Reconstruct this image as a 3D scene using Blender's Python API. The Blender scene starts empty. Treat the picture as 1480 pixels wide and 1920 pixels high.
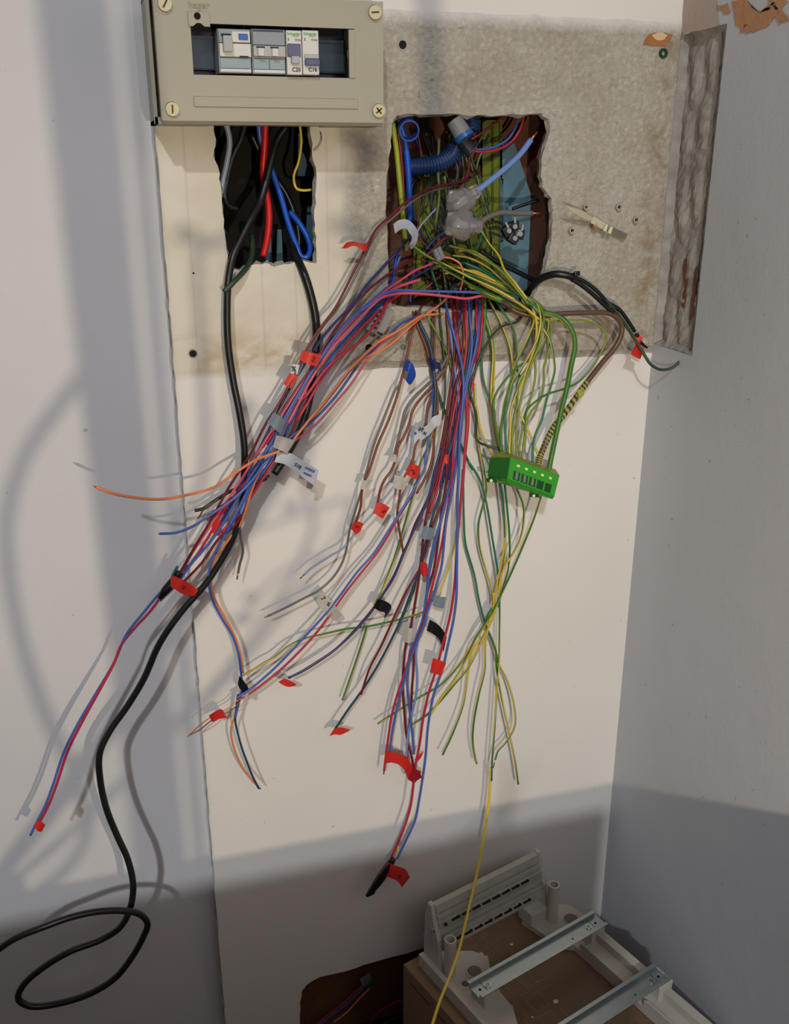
import bpy, bmesh, math, random
from mathutils import Vector, Matrix
from mathutils.geometry import delaunay_2d_cdt
random.seed(4)
S = bpy.context.scene
COL = S.collection
rad = math.radians

# ------------------------------------------------------------------ camera
F_PX, PITCH, YAW, DIST, HGT = 1815.0, rad(20), rad(16.5), 1.2, 1.5
CAM = Vector((0, -DIST, HGT))
FW = Vector((math.sin(YAW)*math.cos(PITCH), math.cos(YAW)*math.cos(PITCH), -math.sin(PITCH)))
RT = Vector((math.cos(YAW), -math.sin(YAW), 0))
UP = RT.cross(FW)
cd = bpy.data.cameras.new('camera'); cam = bpy.data.objects.new('camera', cd); COL.objects.link(cam)
cd.sensor_fit = 'AUTO'; cd.sensor_width = 36; cd.lens = F_PX/1920*36; cd.clip_start = .01
m = Matrix((RT, UP, -FW)).transposed().to_4x4(); m.translation = CAM
cam.matrix_world = m; S.camera = cam

# ------------------------------------------------------------------ light
w = bpy.data.worlds.new('world'); S.world = w; w.use_nodes = True
wn = w.node_tree; bg = wn.nodes['Background']
tc = wn.nodes.new('ShaderNodeTexCoord'); sx = wn.nodes.new('ShaderNodeSeparateXYZ')
cr = wn.nodes.new('ShaderNodeValToRGB')
mr = wn.nodes.new('ShaderNodeMapRange'); mr.inputs[1].default_value = -1; mr.inputs[2].default_value = 1
wn.links.new(tc.outputs['Generated'], sx.inputs[0]); wn.links.new(sx.outputs[2], mr.inputs[0])
wn.links.new(mr.outputs[0], cr.inputs[0]); wn.links.new(cr.outputs[0], bg.inputs[0])
cr.color_ramp.elements[0].position = .3; cr.color_ramp.elements[0].color = (.16, .14, .12, 1)
cr.color_ramp.elements[1].position = .75; cr.color_ramp.elements[1].color = (.9, .9, 1.0, 1)
bg.inputs[1].default_value = .04

KEY = Vector((.17, -1.30, 1.27))
kd = bpy.data.lights.new('warm_light', 'POINT'); kd.energy = 20; kd.shadow_soft_size = .0016
kd.color = (1.0, .84, .62)
ko = bpy.data.objects.new('warm_light', kd); ko.location = KEY; COL.objects.link(ko)
sd = bpy.data.lights.new('day_light', 'SUN'); sd.energy = .82; sd.angle = rad(1.6); sd.color = (.88, .94, .97)
so = bpy.data.objects.new('day_light', sd); COL.objects.link(so)
so.rotation_mode = 'QUATERNION'; so.rotation_quaternion = Vector((.34, 1.0, -.62)).to_track_quat('-Z', 'Y')

ad = bpy.data.lights.new('top_fill', 'AREA'); ad.shape = 'RECTANGLE'; ad.size = 1.2; ad.size_y = .8; ad.energy = 6.5; ad.color = (1.0, .92, .95)  # soft overhead fill added so ambient light fades towards the floor
ao = bpy.data.objects.new('top_fill', ad); COL.objects.link(ao); ao.location = (.30, -2.0, 2.15)
ao.rotation_mode = 'QUATERNION'; ao.rotation_quaternion = (Vector((.3, 0, 1.1))-ao.location).to_track_quat('-Z', 'Y')

vs = S.view_settings; S.display_settings.display_device = 'sRGB'
vs.view_transform = 'Standard'; vs.look = 'None'; vs.gamma = 1; vs.use_curve_mapping = False; vs.exposure = 0.20

# ------------------------------------------------------------------ helpers
def ray(px, py): return FW + RT*((px-740)/F_PX) + UP*((960-py)/F_PX)
def P(px, py, d=0.0):                      # the point seen there, d metres in front of the main wall
    v = ray(px, py); t = (-d-CAM.y)/v.y; return CAM + v*t
def PX(px, py, x):
    v = ray(px, py); t = (x-CAM.x)/v.x; return CAM + v*t
def lin(c):
    return tuple(((x/255)/12.92 if x/255 <= .04045 else ((x/255+.055)/1.055)**2.4) for x in c)
MATS = {}
def mat(name, rgb, rough=.5, metal=0, bump=0, bscale=200, var=0, vscale=20, trans=0, coat=0, alpha=1, ior=1.45, sub=0):
    if name in MATS: return MATS[name]
    mt = bpy.data.materials.new(name); mt.use_nodes = True
    nt = mt.node_tree; b = nt.nodes['Principled BSDF']
    c = (*lin(rgb), 1)
    b.inputs['Base Color'].default_value = c; b.inputs['Roughness'].default_value = rough
    b.inputs['Metallic'].default_value = metal; b.inputs['IOR'].default_value = ior
    b.inputs['Transmission Weight'].default_value = trans; b.inputs['Coat Weight'].default_value = coat
    b.inputs['Alpha'].default_value = alpha
    t = nt.nodes.new('ShaderNodeTexCoord')
    n = nt.nodes.new('ShaderNodeTexNoise'); n.inputs['Scale'].default_value = vscale; n.inputs['Detail'].default_value = 5
    nt.links.new(t.outputs['Object'], n.inputs['Vector'])
    mx = nt.nodes.new('ShaderNodeMix'); mx.data_type = 'RGBA'
    mx.inputs['A'].default_value = tuple(x*(1-var) for x in c[:3])+(1,)
    mx.inputs['B'].default_value = tuple(min(1, x*(1+var)) for x in c[:3])+(1,)
    nt.links.new(n.outputs['Fac'], mx.inputs['Factor']); nt.links.new(mx.outputs['Result'], b.inputs['Base Color'])
    if bump:
        n2 = nt.nodes.new('ShaderNodeTexNoise'); n2.inputs['Scale'].default_value = bscale; n2.inputs['Detail'].default_value = 4
        nt.links.new(t.outputs['Object'], n2.inputs['Vector'])
        bp = nt.nodes.new('ShaderNodeBump'); bp.inputs['Strength'].default_value = bump; bp.inputs['Distance'].default_value = .002
        nt.links.new(n2.outputs['Fac'], bp.inputs['Height']); nt.links.new(bp.outputs['Normal'], b.inputs['Normal'])
    MATS[name] = mt; return mt

def meshobj(name, verts, faces, mats, parent=None, smooth=False, mi=None):
    me = bpy.data.meshes.new(name); me.from_pydata([tuple(v) for v in verts], [], faces); me.update()
    if not isinstance(mats, (list, tuple)): mats = [mats]
    for q in mats: me.materials.append(q)
    if smooth: me.polygons.foreach_set('use_smooth', [True]*len(me.polygons))
    if mi: me.polygons.foreach_set('material_index', mi)
    o = bpy.data.objects.new(name, me); COL.objects.link(o)
    if parent: o.parent = parent; o.matrix_parent_inverse = Matrix.Translation(parent.location).inverted() if parent.type == 'EMPTY' else Matrix()
    return o
def bmobj(name, bm, mats, parent=None, smooth=False):
    me = bpy.data.meshes.new(name); bmesh.ops.recalc_face_normals(bm, faces=bm.faces); bm.to_mesh(me); bm.free()
    if not isinstance(mats, (list, tuple)): mats = [mats]
    for q in mats: me.materials.append(q)
    if smooth: me.polygons.foreach_set('use_smooth', [True]*len(me.polygons))
    o = bpy.data.objects.new(name, me); COL.objects.link(o)
    if parent: o.parent = parent; o.matrix_parent_inverse = Matrix.Translation(parent.location).inverted() if parent.type == 'EMPTY' else Matrix()
    return o
def tag(o, label, cat, group=None):
    o['label'] = label; o['category'] = cat
    if group: o['group'] = group
    return o
def struct(o): o['kind'] = 'structure'; return o
def empty(name, loc, label, cat, group=None):
    o = bpy.data.objects.new(name, None); o.location = loc; o.empty_display_size = .02; COL.objects.link(o)
    return tag(o, label, cat, group)

def box(bm, lo, hi, M=None, bev=0):
    vs_ = [bm.verts.new((M @ Vector(p)) if M else Vector(p)) for p in
           [(x, y, z) for x in (lo[0], hi[0]) for y in (lo[1], hi[1]) for z in (lo[2], hi[2])]]
    fs = [bm.faces.new([vs_[i] for i in q]) for q in
          [(0, 1, 3, 2), (4, 6, 7, 5), (0, 4, 5, 1), (2, 3, 7, 6), (0, 2, 6, 4), (1, 5, 7, 3)]]
    if bev:
        es = list({e for f in fs for e in f.edges})
        bmesh.ops.bevel(bm, geom=es, offset=bev, segments=2, affect='EDGES', profile=.5)
    return fs
def hexa(bm, pts):   # 8 points: front TL TR BR BL, back TL TR BR BL
    v = [bm.verts.new(p) for p in pts]
    for q in [(0, 1, 2, 3), (7, 6, 5, 4), (0, 4, 5, 1), (1, 5, 6, 2), (2, 6, 7, 3), (3, 7, 4, 0)]:
        bm.faces.new([v[i] for i in q])
def cyl(bm, c, axis, r, h, n=20, r2=None, M=None, cap=True):
    axis = Vector(axis).normalized(); c = Vector(c)
    a = axis.orthogonal().normalized(); b = axis.cross(a); r2 = r if r2 is None else r2
    A, B = [], []
    for i in range(n):
        t = 2*math.pi*i/n; dd = a*math.cos(t)+b*math.sin(t)
        p, q = c+dd*r, c+axis*h+dd*r2
        if M: p, q = M @ p, M @ q
        A.append(bm.verts.new(p)); B.append(bm.verts.new(q))
    for i in range(n): bm.faces.new((A[i], A[(i+1) % n], B[(i+1) % n], B[i]))
    if cap: bm.faces.new(A[::-1]); bm.faces.new(B)
def tube_ring(bm, c, axis, ro, ri, h, n=24, M=None):
    axis = Vector(axis).normalized(); c = Vector(c); a = axis.orthogonal().normalized(); b = axis.cross(a)
    R = []
    for rr, hh in ((ro, 0), (ro, h), (ri, h), (ri, 0)):
        R.append([bm.verts.new((M @ p) if M else p) for p in
                  [c+axis*hh+(a*math.cos(2*math.pi*i/n)+b*math.sin(2*math.pi*i/n))*rr for i in range(n)]])
    for k in range(4):
        A, B = R[k], R[(k+1) % 4]
        for i in range(n): bm.faces.new((A[i], A[(i+1) % n], B[(i+1) % n], B[i]))

def catmull(pts, per=6):
    out = []; n = len(pts)
    if n == 2: return [pts[0].lerp(pts[1], i/8) for i in range(9)]
    for i in range(n-1):
        p0 = pts[i-1] if i else pts[0]*2-pts[1]; p1, p2 = pts[i], pts[i+1]
        p3 = pts[i+2] if i+2 < n else p2*2-p1
        t01 = max((p1-p0).length, 1e-6)**.5; t12 = max((p2-p1).length, 1e-6)**.5; t23 = max((p3-p2).length, 1e-6)**.5
        m1 = (p2-p1) + ((p1-p0)/t01 - (p2-p0)/(t01+t12))*t12
        m2 = (p2-p1) + ((p3-p2)/t23 - (p3-p1)/(t12+t23))*t12
        for k in range(per):
            t = k/per; t2, t3 = t*t, t*t*t
            out.append(p1*(2*t3-3*t2+1)+m1*(t3-2*t2+t)+p2*(-2*t3+3*t2)+m2*(t3-t2))
    out.append(pts[-1].copy()); return out
def sweep(path, r, n=8, twist=0, flat=1.0, rfun=None):
    verts, faces = [], []; up = None; L = 0; N = len(path)
    for i, p in enumerate(path):
        t = (path[min(i+1, N-1)]-path[max(i-1, 0)])
        t = t.normalized() if t.length > 1e-9 else Vector((0, 0, 1))
        if up is None: up = t.orthogonal().normalized()
        up = (up - t*up.dot(t)); up = up.normalized() if up.length > 1e-6 else t.orthogonal().normalized()
        s = t.cross(up)
        if i: L += (p-path[i-1]).length
        rr = r*(rfun(i/(N-1)) if rfun else 1)
        a0 = twist*L
        for k in range(n):
            a = a0+2*math.pi*k/n
            verts.append(p+up*math.cos(a)*rr+s*math.sin(a)*rr*flat)
    for i in range(N-1):
        for k in range(n):
            a = i*n+k; b = i*n+(k+1) % n; faces.append((a, b, b+n, a+n))
    faces.append(tuple(range(n))[::-1]); faces.append(tuple(range((N-1)*n, N*n)))
    return verts, faces

# ------------------------------------------------------------------ wall materials
def wall_mat(name, paint, rough_col=None, z0=None, xr=None, stain=0, bumpy=.12):
    mt = bpy.data.materials.new(name); mt.use_nodes = True; nt = mt.node_tree; b = nt.nodes['Principled BSDF']
    L = nt.links.new; N = nt.nodes.new
    t = N('ShaderNodeTexCoord'); b.inputs['Roughness'].default_value = .62
    def noise(s, d=4, dist=0, rough=.5):
        n = N('ShaderNodeTexNoise'); n.inputs['Scale'].default_value = s; n.inputs['Detail'].default_value = d
        n.inputs['Distortion'].default_value = dist; n.inputs['Roughness'].default_value = rough
        L(t.outputs['Object'], n.inputs['Vector']); return n.outputs['Fac']
    def ramp(f, a, c, ca=(0, 0, 0, 1), cc=(1, 1, 1, 1)):
        r = N('ShaderNodeValToRGB'); r.color_ramp.elements[0].position = a; r.color_ramp.elements[1].position = c
        r.color_ramp.elements[0].color = ca; r.color_ramp.elements[1].color = cc; L(f, r.inputs[0]); return r.outputs[0]
    def mix(f, A, B, kind='RGBA'):
        x = N('ShaderNodeMix'); x.data_type = kind; a, bb = ('A', 'B')
        L(f, x.inputs['Factor'])
        for k, v in ((a, A), (bb, B)):
            if hasattr(v, 'links') or hasattr(v, 'is_linked'): L(v, x.inputs[k])
            else: x.inputs[k].default_value = v
        return x.outputs['Result']
    def math_(op, a, c):
        x = N('ShaderNodeMath'); x.operation = op
        for i, v in enumerate((a, c)):
            if isinstance(v, (int, float)): x.inputs[i].default_value = v
            else: L(v, x.inputs[i])
        return x.outputs[0]
    pc = (*lin(paint), 1)
    base = mix(ramp(noise(3, 3), .35, .7), pc, tuple(x*.95 for x in pc[:3])+(1,))
    specks = ramp(noise(95, 2), .735, .76)
    base = mix(specks, base, tuple(x*.66 for x in pc[:3])+(1,))
    fine = noise(140, 3); hgt = math_('MULTIPLY', fine, bumpy); hgt = math_('ADD', hgt, math_('MULTIPLY', noise(14, 2), bumpy*4))
    if rough_col:
        sx_ = N('ShaderNodeSeparateXYZ'); L(t.outputs['Object'], sx_.inputs[0])
        wob = math_('MULTIPLY', math_('SUBTRACT', noise(18, 4), .5), .012)
        m1 = ramp(math_('ADD', math_('MULTIPLY', math_('SUBTRACT', math_('ADD', sx_.outputs[2], wob), z0), 100), .5), 0, 1)
        top = ramp(math_('ADD', math_('MULTIPLY', math_('SUBTRACT', 1.655, math_('ADD', sx_.outputs[2], wob)), 60), .5), 0, 1)
        m1 = math_('MULTIPLY', m1, top)
        rough_x = ramp(math_('ADD', math_('MULTIPLY', math_('SUBTRACT', sx_.outputs[0], xr), 40), .5), 0, 1)
        rc = (*lin(rough_col), 1)
        pat = mix(ramp(noise(11, 6, .6), .38, .66), rc, tuple(a*c for a, c in zip(rc[:3], (.88, .86, .80)))+(1,))
        pits = ramp(noise(60, 6, .3, .72), .60, .70)
        pits = math_('MULTIPLY', pits, math_('MULTIPLY', rough_x, ramp(noise(7, 2), .45, .62)))
        pat = mix(pits, pat, tuple(a*c for a, c in zip(rc[:3], (.60, .50, .42)))+(1,))
        # ochre staining along the patch's lower edge, by the corner and around the openings
        zb = math_('SUBTRACT', 1, ramp(math_('MULTIPLY', math_('ABSOLUTE', math_('SUBTRACT', sx_.outputs[2], z0+.02), 0), 22), 0, 1))
        xb = math_('SUBTRACT', 1, ramp(math_('MULTIPLY', math_('ABSOLUTE', math_('SUBTRACT', sx_.outputs[0], .715), 0), 36), 0, 1))
        st = math_('MULTIPLY', math_('MAXIMUM', zb, xb), ramp(noise(25, 5, 1), .42, .62))
        pat = mix(math_('MULTIPLY', st, .75), pat, (*lin((176, 146, 112)), 1))
        base = mix(m1, base, pat)
        wv = N('ShaderNodeTexVoronoi'); wv.feature = 'DISTANCE_TO_EDGE'; wv.inputs['Scale'].default_value = 34
        nz = N('ShaderNodeTexNoise'); nz.inputs['Scale'].default_value = 30; nz.inputs['Detail'].default_value = 4
        L(t.outputs['Object'], nz.inputs['Vector'])
        va = N('ShaderNodeVectorMath'); va.operation = 'MULTIPLY_ADD'; va.inputs[1].default_value = (.05, .05, .05)
        L(nz.outputs['Color'], va.inputs[0]); L(t.outputs['Object'], va.inputs[2]); L(va.outputs[0], wv.inputs['Vector'])
        crack = math_('MULTIPLY', math_('SUBTRACT', 1, ramp(wv.outputs['Distance'], 0, .05)), ramp(noise(9, 3), .5, .7))
        hr = math_('ADD', math_('MULTIPLY', noise(55, 8, .4, .7), 1.7), math_('MULTIPLY', noise(16, 3, 1.5), 2.6))
        hr = math_('SUBTRACT', hr, math_('MULTIPLY', crack, .22)); hr = math_('ADD', hr, math_('MULTIPLY', noise(150, 6, .8, .8), .9)); hr = math_('SUBTRACT', hr, math_('MULTIPLY', pits, .5))
        hs = math_('MULTIPLY', noise(60, 5, 0, .7), .45)
        # scored vertical board lines on the smoother left part
        fr = math_('ABSOLUTE', math_('SUBTRACT', math_('FRACT', math_('MULTIPLY', sx_.outputs[0], 24), 0), .5), 0)
        hs = math_('SUBTRACT', hs, math_('MULTIPLY', math_('SUBTRACT', 1, ramp(fr, 0, .04)), .35))
        hh = mix(rough_x, hs, math_('MULTIPLY', hr, 2.6), 'FLOAT')
        hh = math_('ADD', hh, .5)
        hgt = mix(m1, hgt, hh, 'FLOAT')
    L(base, b.inputs['Base Color'])
    bp = N('ShaderNodeBump'); bp.inputs['Strength'].default_value = 1; bp.inputs['Distance'].default_value = .0016
    L(hgt, bp.inputs['Height']); L(bp.outputs['Normal'], b.inputs['Normal'])
    return mt

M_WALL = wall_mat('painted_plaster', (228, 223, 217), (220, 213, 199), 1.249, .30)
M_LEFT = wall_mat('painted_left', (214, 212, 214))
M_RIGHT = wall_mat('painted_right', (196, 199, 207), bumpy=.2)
M_BRICK = mat('clay_block', (104, 66, 50), .9, bump=.6, bscale=90, var=.35, vscale=30)
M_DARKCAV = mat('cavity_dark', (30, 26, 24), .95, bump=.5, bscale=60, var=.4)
M_GREYPL = mat('broken_plaster', (166, 164, 158), .95, bump=1, bscale=160, var=.35, vscale=60)

# ------------------------------------------------------------------ setting
XC = .734                                   # the inside corner
def hole(pxs, jit=.0013, sub=3):
    pts = [P(*q) for q in pxs]; out = []
    for i, a in enumerate(pts):
        b = pts[(i+1) % len(pts)]
        for k in range(sub):
            t = k/sub; p = a.lerp(b, t)
            out.append(Vector((p.x+random.uniform(-jit, jit), p.z+random.uniform(-jit, jit))))
    return out
HL = hole([(401, 205), (403, 262), (401, 290), (411, 325), (414, 360), (418, 400), (420, 440), (427, 480), (431, 502), (447, 506), (475, 497),
           (498, 492), (515, 500), (535, 497), (560, 490), (594, 492), (594, 455), (589, 420), (592, 380), (595, 340), (588, 300), (585, 270), (581, 205)])
HR = hole([(738, 222), (750, 214), (790, 216), (840, 214), (900, 217), (960, 214), (1015, 214), (1028, 222), (1031, 245), (1019, 285), (1014, 320),
           (1019, 352), (1034, 372), (1037, 400), (1034, 440), (1030, 480), (1022, 510), (1012, 530), (1006, 548), (992, 586), (930, 588), (870, 583),
           (800, 578), (735, 573), (730, 545), (727, 500), (726, 440), (724, 380), (725, 330), (731, 290), (734, 250)])
BH = hole([(562, 1916), (563, 1880), (566, 1860), (575, 1847), (600, 1832), (650, 1820), (700, 1805), (735, 1795), (765, 1787), (800, 1775), (850, 1765),
           (900, 1760), (910, 1800), (915, 1900), (905, 2010), (570, 2010), (561, 1960)], .001)
edge = []; z = 0.0
while z < 1.95:
    edge.append(Vector((.0745+random.uniform(-.0008, .0008), z))); z += .012
outline = [Vector((XC, 0)), Vector((XC, 1.95))] + edge[::-1]
loops = [outline, HL, HR, BH]
vv, ee = [], []
for lp in loops:
    s0 = len(vv); vv += lp; ee += [(s0+i, s0+(i+1) % len(lp)) for i in range(len(lp))]
r_ = delaunay_2d_cdt(vv, ee, [], 0, 1e-6)
def inside(p, poly):
    c = False; j = len(poly)-1
    for i in range(len(poly)):
        a, b = poly[i], poly[j]
        if (a.y > p.y) != (b.y > p.y) and p.x < (b.x-a.x)*(p.y-a.y)/(b.y-a.y)+a.x: c = not c
        j = i
    return c
V = [Vector((p.x, 0, p.y)) for p in r_[0]]; Fc = []; MI = []
for f in r_[2]:
    c = sum((r_[0][i] for i in f), Vector((0, 0)))/len(f)
    if inside(c, outline) and not any(inside(c, h) for h in (HL, HR, BH)): Fc.append(tuple(f)); MI.append(0)
for hp, dep, m1 in ((HL, .022, 1), (HR, .020, 1), (BH, .02, 2), (edge, .032, 0)):
    s0 = len(V); n = len(hp); closed = hp is not edge
    cen = sum(hp, Vector((0, 0)))/n
    for q in hp: V.append(Vector((q.x, 0, q.y)))
    for q in hp:
        o = Vector((0, 0)) if not closed else Vector((random.uniform(-.002, .002), random.uniform(-.002, .002)))+(cen-q).normalized()*.0022
        V.append(Vector((q.x+o.x, dep*.35 if closed else dep*.5, q.y+o.y)))
    for q in hp:
        o = Vector((0, 0)) if not closed else (cen-q).normalized()*(-.003)
        V.append(Vector((q.x+o.x, dep, q.y+o.y)))
    for i in range(n if closed else n-1):
        j = (i+1) % n
        Fc.append((s0+i, s0+j, s0+n+j, s0+n+i)); MI.append(m1)
        Fc.append((s0+n+i, s0+n+j, s0+2*n+j, s0+2*n+i)); MI.append(2 if closed else 0)
M_OCH = mat('ochre_clay', (168, 112, 66), .95, bump=.8, bscale=120, var=.3, vscale=50)
struct(meshobj('wall_main', V, Fc, [M_WALL, M_GREYPL, M_BRICK if False else M_OCH], mi=MI))
# left wall surface, set back from the pillar face
struct(meshobj('wall_left', [(-1.6, .032, 0), (.0745, .032, 0), (.0745, .032, 1.95), (-1.6, .032, 1.95)], [(0, 1, 2, 3)], M_LEFT))
# right wall with its shallow chased channel
c0, c1, cz0, cz1 = -.002, -.098, 1.258, 1.650
ys = [0, c0, c1, -1.1]; zs = [0, cz0, cz1, 1.95]
V = [Vector((XC, y, z)) for y in ys for z in zs]; Fc = []; MI = []
for i in range(3):
    for j in range(3):
        if (i, j) == (1, 1): continue
        Fc.append((i*4+j, i*4+j+1, (i+1)*4+j+1, (i+1)*4+j)); MI.append(0)
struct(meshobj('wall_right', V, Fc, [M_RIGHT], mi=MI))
bm = bmesh.new(); ny, nz_ = 14, 60; G = []
for i in range(ny+1):
    row = []
    for j in range(nz_+1):
        y = c0+(c1-c0)*i/ny; z = cz0+(cz1-cz0)*j/nz_; e = i in (0, ny) or j in (0, nz_)
        gx = .0075+.0016*math.sin(i*1.3+.9*math.sin(j*.21))+.0012*math.sin(j*.5+i)+random.uniform(-.0014, .0014)
        if e:
            row.append(bm.verts.new((XC-.0006, y+(random.uniform(-.0015, .0015)), z+random.uniform(-.0015, .0015))))
        else: row.append(bm.verts.new((XC+gx, y, z)))
    G.append(row)
for i in range(ny):
    for j in range(nz_): bm.faces.new((G[i][j], G[i+1][j], G[i+1][j+1], G[i][j+1]))
M_CH = mat('chased_channel', (158, 154, 150), .95, bump=.8, bscale=90, var=.55, vscale=34)
struct(bmobj('trim_1', bm, M_CH))
def patch(name, fn, pxs, m_, lift=.0012, jit=1.2):
    pts = []
    for i, q in enumerate(pxs):
        b = pxs[(i+1) % len(pxs)]
        for k in range(3):
            t = k/3; pts.append((q[0]+(b[0]-q[0])*t+random.uniform(-jit, jit), q[1]+(b[1]-q[1])*t+random.uniform(-jit, jit)))
    A = [fn(*q) for q in pts]; n = len(A); c = fn(sum(q[0] for q in pts)/n, sum(q[1] for q in pts)/n)
    return meshobj(name, A+[c], [(i, (i+1) % n, n) for i in range(n)], m_)
# exposed red clay streaks in the channel and ochre smears above it
for k, q in enumerate([[(1283, 487), (1293, 488), (1290, 520), (1287, 560), (1283, 585), (1279, 588), (1278, 570), (1283, 540)],
          [(1303, 505), (1308, 500), (1306, 545), (1300, 585), (1295, 610), (1293, 600), (1297, 570)], [(1276, 595), (1279, 597), (1276, 604)]]):
    struct(patch('trim_2', lambda a, b: PX(a, b, XC+.0062), q, mat('red_clay', (120, 74, 60), .95, bump=.6, bscale=200, var=.3)))
for q in [[(1372, 0), (1400, 0), (1418, 22), (1440, 20), (1450, 5), (1462, 0), (1478, 0), (1458, 30), (1436, 50), (1415, 62), (1390, 55), (1378, 40)],
          [(1346, 12), (1362, 8), (1370, 20), (1358, 26)], [(1395, 38), (1412, 44), (1400, 64), (1388, 60)], [(1440, 0), (1450, 0), (1474, 28), (1478, 42), (1462, 44)]]:
    struct(patch('trim_3', lambda a, b: PX(a, b, XC-.001), q, mat('ochre_smear', (188, 140, 104), .9, bump=.4, bscale=150, var=.25, vscale=60), jit=3))
struct(patch('trim_4', lambda a, b: PX(a, b, XC-.0008), [(1281, 0), (1344, 0), (1348, 48), (1310, 58), (1281, 66)], mat('bare_filler', (186, 170, 160), .9, bump=.4, bscale=90, var=.1), jit=1.5))
# gouge next to the corner
struct(patch('trim_5', lambda a, b: P(a, b, .0012), [(1206, 82), (1216, 66), (1226, 60), (1246, 62), (1262, 66), (1250, 88), (1226, 86)], M_OCH, jit=1.5))
struct(patch('trim_5', lambda a, b: P(a, b, .0016), [(1222, 66), (1240, 60), (1252, 66), (1247, 74), (1232, 76)], mat('pale_filler', (214, 184, 150), .9, var=.1), jit=1))
# floor
struct(meshobj('floor', [(-1.6, .032, 0), (-1.6, -2.2, 0), (XC, -2.2, 0), (XC, .2, 0), (-1.6, .2, 0)], [(0, 1, 2, 3, 4)],
               mat('floor_tiles', (96, 84, 76), .7, bump=.2, bscale=40, var=.15)))
# cavities behind the three openings
def cavity(x0, x1, z0, z1, dep, m_, nm):
    y0 = .0006
    v = [(x0, y0, z0), (x1, y0, z0), (x1, y0, z1), (x0, y0, z1), (x0, dep, z0), (x1, dep, z0), (x1, dep, z1), (x0, dep, z1)]
    return struct(meshobj(nm, v, [(4, 5, 6, 7), (0, 1, 5, 4), (1, 2, 6, 5), (2, 3, 7, 6), (3, 0, 4, 7)], m_))
def bb(h, mg): return min(p.x for p in h)-mg, max(p.x for p in h)+mg, min(p.y for p in h)-mg, max(p.y for p in h)+mg
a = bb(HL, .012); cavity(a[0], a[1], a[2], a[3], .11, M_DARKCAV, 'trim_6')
a = bb(HR, .006); cavity(a[0], a[1], a[2], a[3], .105, M_BRICK, 'trim_7')
a = bb(BH, .02); cavity(a[0], min(a[1], .70), 0.0, a[3], .12, mat('cavity_brown', (120, 82, 54), .9, bump=.5, bscale=50, var=.5, vscale=14), 'trim_8')
# yellow-green inner liner and blue plaster at the back of the right cavity
bm = bmesh.new()
for (x0, x1, y0, y1, d0, d1) in ((776, 944, 335, 505, -.085, -.1), (905, 942, 225, 335, -.085, -.1), (790, 826, 290, 335, -.085, -.1), (770, 800, 520, 556, -.085, -.1)):
    hexa(bm, [P(x0, y0, d0), P(x1, y0, d0), P(x1, y1, d0), P(x0, y1, d0), P(x0, y0, d1), P(x1, y0, d1), P(x1, y1, d1), P(x0, y1, d1)])
for x, ya, yb in ((786, 340, 500), (930, 230, 560)):
    p = [P(x, ya, -.083), 0, P(x, yb, -.083)]
    cyl(bm, p[2], p[0]-p[2], .006, (p[0]-p[2]).length, 12)
struct(bmobj('trim_9', bm, mat('lime_liner', (96, 108, 22), .5, var=.35, vscale=12)))
struct(patch('trim_10', lambda a, b: P(a, b, -.085), [(932, 262), (965, 268), (992, 350), (1012, 400), (1010, 470), (1000, 545), (985, 590), (940, 590), (928, 500), (928, 380)],
       mat('blue_plaster', (92, 126, 142), .9, bump=.9, bscale=70, var=.22, vscale=25), jit=2))
bm = bmesh.new()     # teal slats seen low in the left cavity
for q in [(500, 440, 508, 498), (520, 430, 528, 496), (576, 385, 588, 455), (560, 250, 590, 330)]:
    hexa(bm, [P(q[0], q[1], -.07), P(q[2], q[1], -.07), P(q[2]+3, q[3], -.07), P(q[0]-2, q[3], -.07),
              P(q[0], q[1], -.08), P(q[2], q[1], -.08), P(q[2]+3, q[3], -.08), P(q[0]-2, q[3], -.08)])
struct(bmobj('trim_11', bm, mat('teal_block', (70, 100, 112), .8, var=.2)))

# ------------------------------------------------------------------ text
def text_mesh(s, bold=0):
    cu = bpy.data.curves.new('t', 'FONT'); cu.body = s; cu.size = 1; cu.align_x = 'CENTER'; cu.align_y = 'CENTER'
    cu.offset = bold; cu.resolution_u = 3
    o = bpy.data.objects.new('t', cu); COL.objects.link(o)
    dg = bpy.context.evaluated_depsgraph_get(); me = bpy.data.meshes.new_from_object(o.evaluated_get(dg))
    v = [(p.co.x, p.co.y) for p in me.vertices]; f = [tuple(p.vertices) for p in me.polygons]
    bpy.data.objects.remove(o); bpy.data.curves.remove(cu); bpy.data.meshes.remove(me); return v, f
def writing(name, s, c, size, ang, d, m_, parent, flip=1, stretch=1, bold=.012):
    """s written on a surface d in front of the wall: centre c, letter height size, baseline angle ang (all on that surface)."""
    v, f = text_mesh(s, bold); o = P(c[0], c[1], d)
    sc = (P(c[0]+1, c[1], d)-o).length*size
    ex = Vector((math.cos(rad(ang)), 0, math.sin(rad(ang)))); ey = Vector((-math.sin(rad(ang)), 0, math.cos(rad(ang))))*flip
    me = meshobj(name, [o+ex*(a*sc*stretch)+ey*(b*sc)+Vector((0, -.0004, 0)) for a, b in v], f, m_, parent)
    return me
INK = mat('black_ink', (22, 22, 26), .6)
BINK = mat('blue_ink', (70, 80, 150), .6)

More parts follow.
